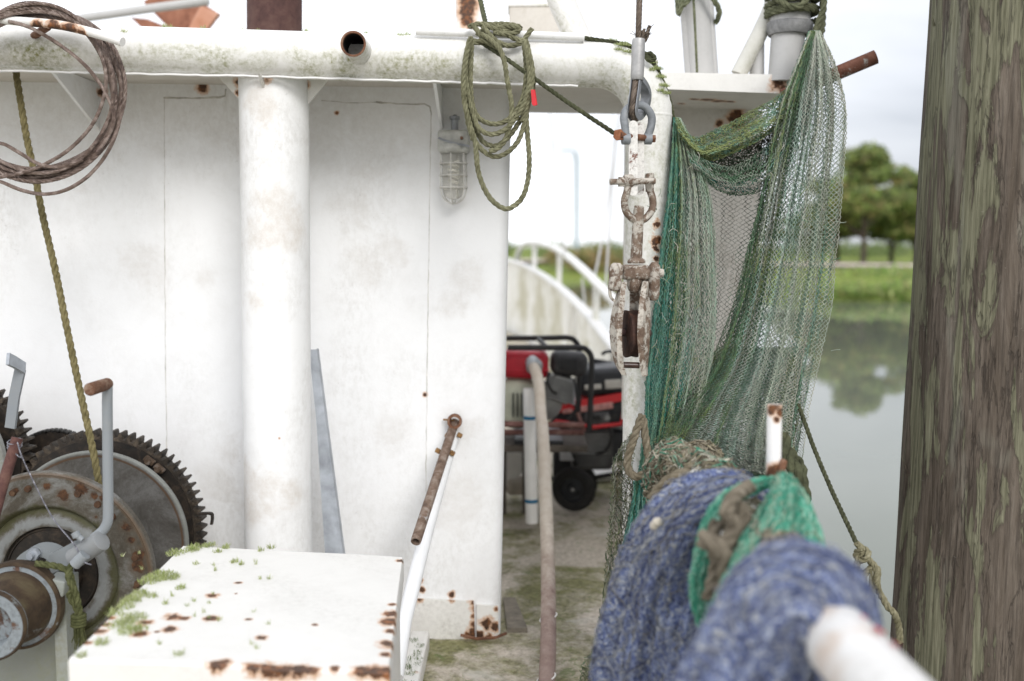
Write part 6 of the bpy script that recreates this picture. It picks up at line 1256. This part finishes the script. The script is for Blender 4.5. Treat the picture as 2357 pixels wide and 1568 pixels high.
b = MB(); b.box(z6(850, 1220, 5.1), (.30, .25, .14), Matrix.Rotation(R(8), 3, 'Z'), .03); solo('grey_tub', b, plain('tub_grey', (.22, .22, .23), .4, 10, .5), 'dull grey tub on the deck behind the generator wheel', 'tub', z6(850, 1300, 5.1))
b = MB(); b.prism([z6(60, 905, 4.45), z6(230, 768, 4.45), z6(505, 778, 4.45), z6(420, 880, 4.45), z6(62, 1205, 4.45)], (0, .022, 0)); solo('white_board', b, plain('white_board_paint', (.74, .72, .66), .12, 8, .5), 'slanting white board leaning below the pump', 'board', z6(62, 1205, 4.45), smooth=False)
b = MB(); b.box(z6(165, 1160, 4.5), (.10, .12, .085), None, .025); solo('beige_bag', b, plain('bag_beige', (.45, .40, .33), .2, 15, .8), 'small beige bag behind the white plastic pipe', 'bag', z6(165, 1215, 4.5))
b = MB(); p4 = [W(1158, 1348, 3.25), W(1186, 1346, 3.25), W(1214, 1432, 2.98), W(1168, 1437, 2.98)]; p4 = [Vector((p.x, p.y, .006)) for p in p4]; b.prism(p4, (0, 0, .018)); solo('deck_plank', b, plain('weathered_plank', (.20, .175, .14), .35, 30, .8), 'short grey-brown plank lying on the deck at the wall corner', 'plank', p4[0], smooth=False)
t_ = thing('deck_curb', 'white curb strip with green moss on the deck beside the locker', 'curb', (-.27, 2.45, 0))
b = MB(); b.box((-.273, 2.42, .03), (.055, .9, .06), None, .008); part('strip', b, M_rustwhite, t_)
lst = [((-.275 + random.uniform(-.018, .02), random.uniform(2.1, 2.8), .060), .014, 26) for _ in range(46)]
moss('curb_moss', 'green moss clumps on the curb strip beside the locker', lst, .012, 1, [(.10, .16, .04), (.16, .22, .06), (.08, .12, .03)])
lst = [((random.uniform(-.22, .22), random.uniform(2.35, 3.0), .0), random.uniform(.006, .02), 14) for _ in range(70)]
moss('deck_moss', 'low dark green moss clumps scattered over the deck near the wall foot', lst, .008, 1, [(.07, .10, .025), (.11, .15, .04), (.09, .09, .03)])

# ================================================================== water, far bank, trees
q = NT('water_surface'); wv = q.mapv((1, .45, 1)); h1 = q.noise(1.1, 4, .5, .3, wv); h2 = q.noise(6, 3, .5, 0, wv)
q.bump(q.math('ADD', h1, q.math('MULTIPLY', h2, .25)), .045, .05); M_water = q.done((.175, .19, .15), .02, 0, .5); M_water.node_tree.nodes['Principled BSDF'].inputs['IOR'].default_value = 1.5
b = MB(); b.add([(-300, -60, -.80), (400, -60, -.80), (400, 500, -.80), (-300, 500, -.80)], [(0, 1, 2, 3)]); struct('water', b, M_water, smooth=False)
edge_ = [(-120, 66), (-40, 61), (0, 58), (6, 57), (9, 52), (11, 42), (12, 36.5), (14, 35.5), (18, 34.5), (26, 33), (60, 30), (160, 26)]
E = resample([Vector((x, y, 0)) for x, y in edge_], 2.0); b = MB(); v = []; f = []; prof = [(-1.5, -1.3), (0, -.82), (1.2, -.60), (3, -.30), (6, -.05), (12, .06), (22, .09), (34, .10), (70, .2), (160, .3), (600, .3)]
for p in E:
    for d_, z_ in prof:
        v.append((p.x*(1 + d_*.004), p.y + d_, z_ + (random.uniform(-.05, .05) if d_ > 0 else 0)))
m = len(prof)
for i in range(len(E)-1):
    for j in range(m-1): f.append((i*m+j, (i+1)*m+j, (i+1)*m+j+1, i*m+j+1))
b.add(v, f)
q = NT('bank_grass'); g1 = q.noise(.6, 7, .7, .5); g2 = q.noise(6, 5, .7); cc_ = q.ramp(g2, [(.3, (.12, .17, .035)), (.5, (.20, .26, .06)), (.72, (.32, .35, .12))]); cc_ = q.mix(q.ramp(g1, [(.52, 0.0), (.72, .75)]), cc_, (.30, .26, .10)); q.bump(g2, 1.0, .1); M_grass = q.done(cc_, .9, 0, .1)
struct('far_bank', b, M_grass, label='green grassy bank across the water')
b = MB(); v = []; f = []; rp = resample(catmull([(80, 40, 0), (40, 45, 0), (26, 49, 0), (19, 52, 0), (13.5, 58, 0), (5, 68, 0), (-30, 74, 0), (-90, 78, 0)], 6), 2.0)
for p in rp: v += [(p.x-.6, p.y-3.6, .20), (p.x+.6, p.y+3.6, .23)]
for k in range(len(rp)-1): f.append((2*k, 2*k+1, 2*k+3, 2*k+2))
b.v = v; b.f = f; struct('road', b, plain('pale_road', (.62, .52, .46), .12, .5, .9), label='pale dirt road along the far bank')
def leaves(name, clumps, n, size, cols, mt, parent=None, label=None, cat=None, kind=None, loc=None, up=.4, group=None):
    q = MB()
    for k in range(n):
        c_, r = clumps[int(rng.integers(len(clumps)))]
        d_ = rng.normal(size=3); d_ /= np.linalg.norm(d_); rad_ = rng.random()**(1/2.2)
        p = Vector(c_) + Vector((d_[0]*r[0]*rad_, d_[1]*r[1]*rad_, d_[2]*r[2]*rad_))
        s_ = size*(.6+.8*rng.random()); a = Vector(rng.normal(size=3)).normalized(); bb = a.cross(Vector(rng.normal(size=3))).normalized()
        base_ = Vector(cols[int(rng.integers(len(cols)))]); q.col = tuple(base_*(.75+.5*rng.random()))
        q.add([p - a*s_, p + bb*s_*.55, p + a*s_, p - bb*s_*.55], [(0, 1, 2, 3)])
    if parent: return part(name, q, mt, parent, smooth=False)
    return solo(name, q, mt, label, cat, loc, group, kind, smooth=False)
M_leaf = tinted('tree_leaf', .8, 1.5, .1, thin=.4)
TCOL = [(.155, .225, .05), (.23, .31, .075), (.10, .16, .035), (.31, .36, .11), (.27, .225, .09)]
def tree(x, y, z0, h, w, seed, label, n=5200, trunk=.30):
    global rng; rng = np.random.default_rng(seed)
    t_ = thing('broadleaf_tree', label, 'tree', (x, y, z0), 'trees on the far bank')
    b = MB(); b.tube(catmull([(x, y, z0-.2), (x+.05, y, z0+h*trunk*.6), (x-.05, y, z0+h*.55), (x, y, z0+h*.85)], 6), list(np.linspace(.20, .04, 19)), 12)
    crown = []
    for k in range(22):
        a = rng.random()*6.28; zz = trunk + .08 + (.86-trunk)*rng.random(); wr = w*.5*math.sin(math.pi*min(.95, max(.18, (zz-trunk+.16)/(1.12-trunk))))*(.35+.65*rng.random())
        c_ = (x + wr*math.cos(a), y + wr*math.sin(a), z0 + h*zz); crown.append((c_, (w*.17*(.7+.6*rng.random()), w*.17, h*.08*(.7+.6*rng.random()))))
        if k % 2 == 0: b.tube(catmull([(x, y, z0+h*(zz-.18)), ((x+c_[0])/2, (y+c_[1])/2, z0+h*(zz-.07)), c_], 4), list(np.linspace(.085, .02, 9)), 8)
    crown += [((x+w*.05, y, z0+h*.9), (w*.11, w*.11, h*.09)), ((x-w*.08, y, z0+h*.72), (w*.24, w*.24, h*.10)), ((x+w*.06, y, z0+h*.48), (w*.36, w*.36, h*.10))]
    part('trunk', b, plain('bark', (.075, .06, .045), .3, 5, .9), t_)
    leaves('crown', crown, int(n*1.25), .19, TCOL, M_leaf, t_)
p = W(1985, 612, 58); tree(p.x, 58, .05, 6.9, 6.6, 3, 'rounded green tree on the far bank between the net and the pile', 6500, .27)
p = W(2106, 606, 60); tree(p.x, 60, .05, 5.4, 6.4, 8, 'lower spreading tree on the far bank half hidden by the mooring pile', 5600, .22)
p = W(1860, 606, 66); tree(p.x, 66, .05, 3.4, 4.6, 12, 'olive tree on the far bank seen through the hanging net', 3600, .25)
p = W(2050, 604, 63); tree(p.x, 63, .1, 5.0, 5.0, 19, 'middle tree on the far bank between the tall tree and the pile', 5200, .22)
p = W(1925, 604, 64); tree(p.x, 64, .1, 4.6, 4.6, 29, 'tree on the far bank showing at the right edge of the net', 4200, .24)
p = W(2300, 606, 60); tree(p.x, 60, .05, 6.0, 5.5, 15, 'tree on the far bank behind the mooring pile', 2400, .25)
M_shrub = tinted('shrub_leaf', .85, 1.0, .1, thin=.4)
cl = []; rng = np.random.default_rng(44)
for k in range(90): x = -18 + 60*rng.random(); cl.append(((x, 84 + 14*rng.random(), .4+.8*rng.random()), (1.8, 1.0, .75)))
leaves('scrub', cl, 9000, .16, [(.13, .20, .05), (.17, .23, .07), (.09, .15, .04), (.22, .24, .10)], M_shrub, None, 'band of green scrub along the horizon behind the road', 'scrub', 'stuff', (10, 88, .2))
cl = []
for k in range(120):
    i = rng.random(); j = int(i*(len(E)-1)); p = E[j]; d_ = .2+3.2*rng.random(); cl.append(((p.x + rng.normal()*.5, p.y + d_, -.72 + .16*d_), (.9, .6, .16)))
cl += [((14 + 16*rng.random(), 38.5 + 6*rng.random(), -.25 + .45*rng.random()), (1.2, .8, .35)) for _ in range(70)]
cl = [c_ for c_ in cl if -12 < c_[0][0] < 34] + [((11.5 + 8*rng.random(), 36 + 3.2*rng.random(), -.55 + .3*rng.random()), (.9, .6, .2)) for _ in range(46)]
leaves('water_plants', cl, 14000, .10, [(.20, .34, .05), (.30, .42, .09), (.13, .24, .04), (.44, .48, .2), (.28, .27, .09)], M_shrub, None, 'bright green water plants along the edge of the far bank', 'plants', 'stuff', (14, 36, -.7))
cl = [((2.2 + 5.5*rng.random(), 59 + 4*rng.random(), -.1 + .9*rng.random()), (.8, .6, .5)) for _ in range(26)]
leaves('dry_reeds', cl, 2600, .15, [(.34, .22, .09), (.42, .28, .13), (.26, .22, .08), (.18, .22, .06)], M_shrub, None, 'orange-brown dry reeds on the bank seen through the gap beside the bent pipe', 'reeds', 'stuff', (5, 60, -.4))
lo = W(1327, 606, 60); t_ = thing('street_lamp', 'tall pale blue-grey street lamp on the far bank seen through the gap', 'street lamp', (lo.x, 60, .1))
M_lampp = plain('lamp_post_paint', (.34, .42, .46), .1, 2, .5, .1); b = MB(); tpz = W(1322, 352, 60).z; b.tube(resample([(lo.x, 60, .0), (lo.x-.03, 60, tpz-.5), (lo.x-.12, 60, tpz)], .5), .125, 14); part('pole', b, M_lampp, t_)
b = MB(); b.tube(catmull([(lo.x-.12, 60, tpz), (lo.x-.25, 60, tpz+.12), (lo.x-.55, 60, tpz+.15)], 5), .06, 10); b.box((lo.x-.75, 60, tpz+.13), (.5, .22, .12), None, .04); part('lamp_head', b, M_lampp, t_)
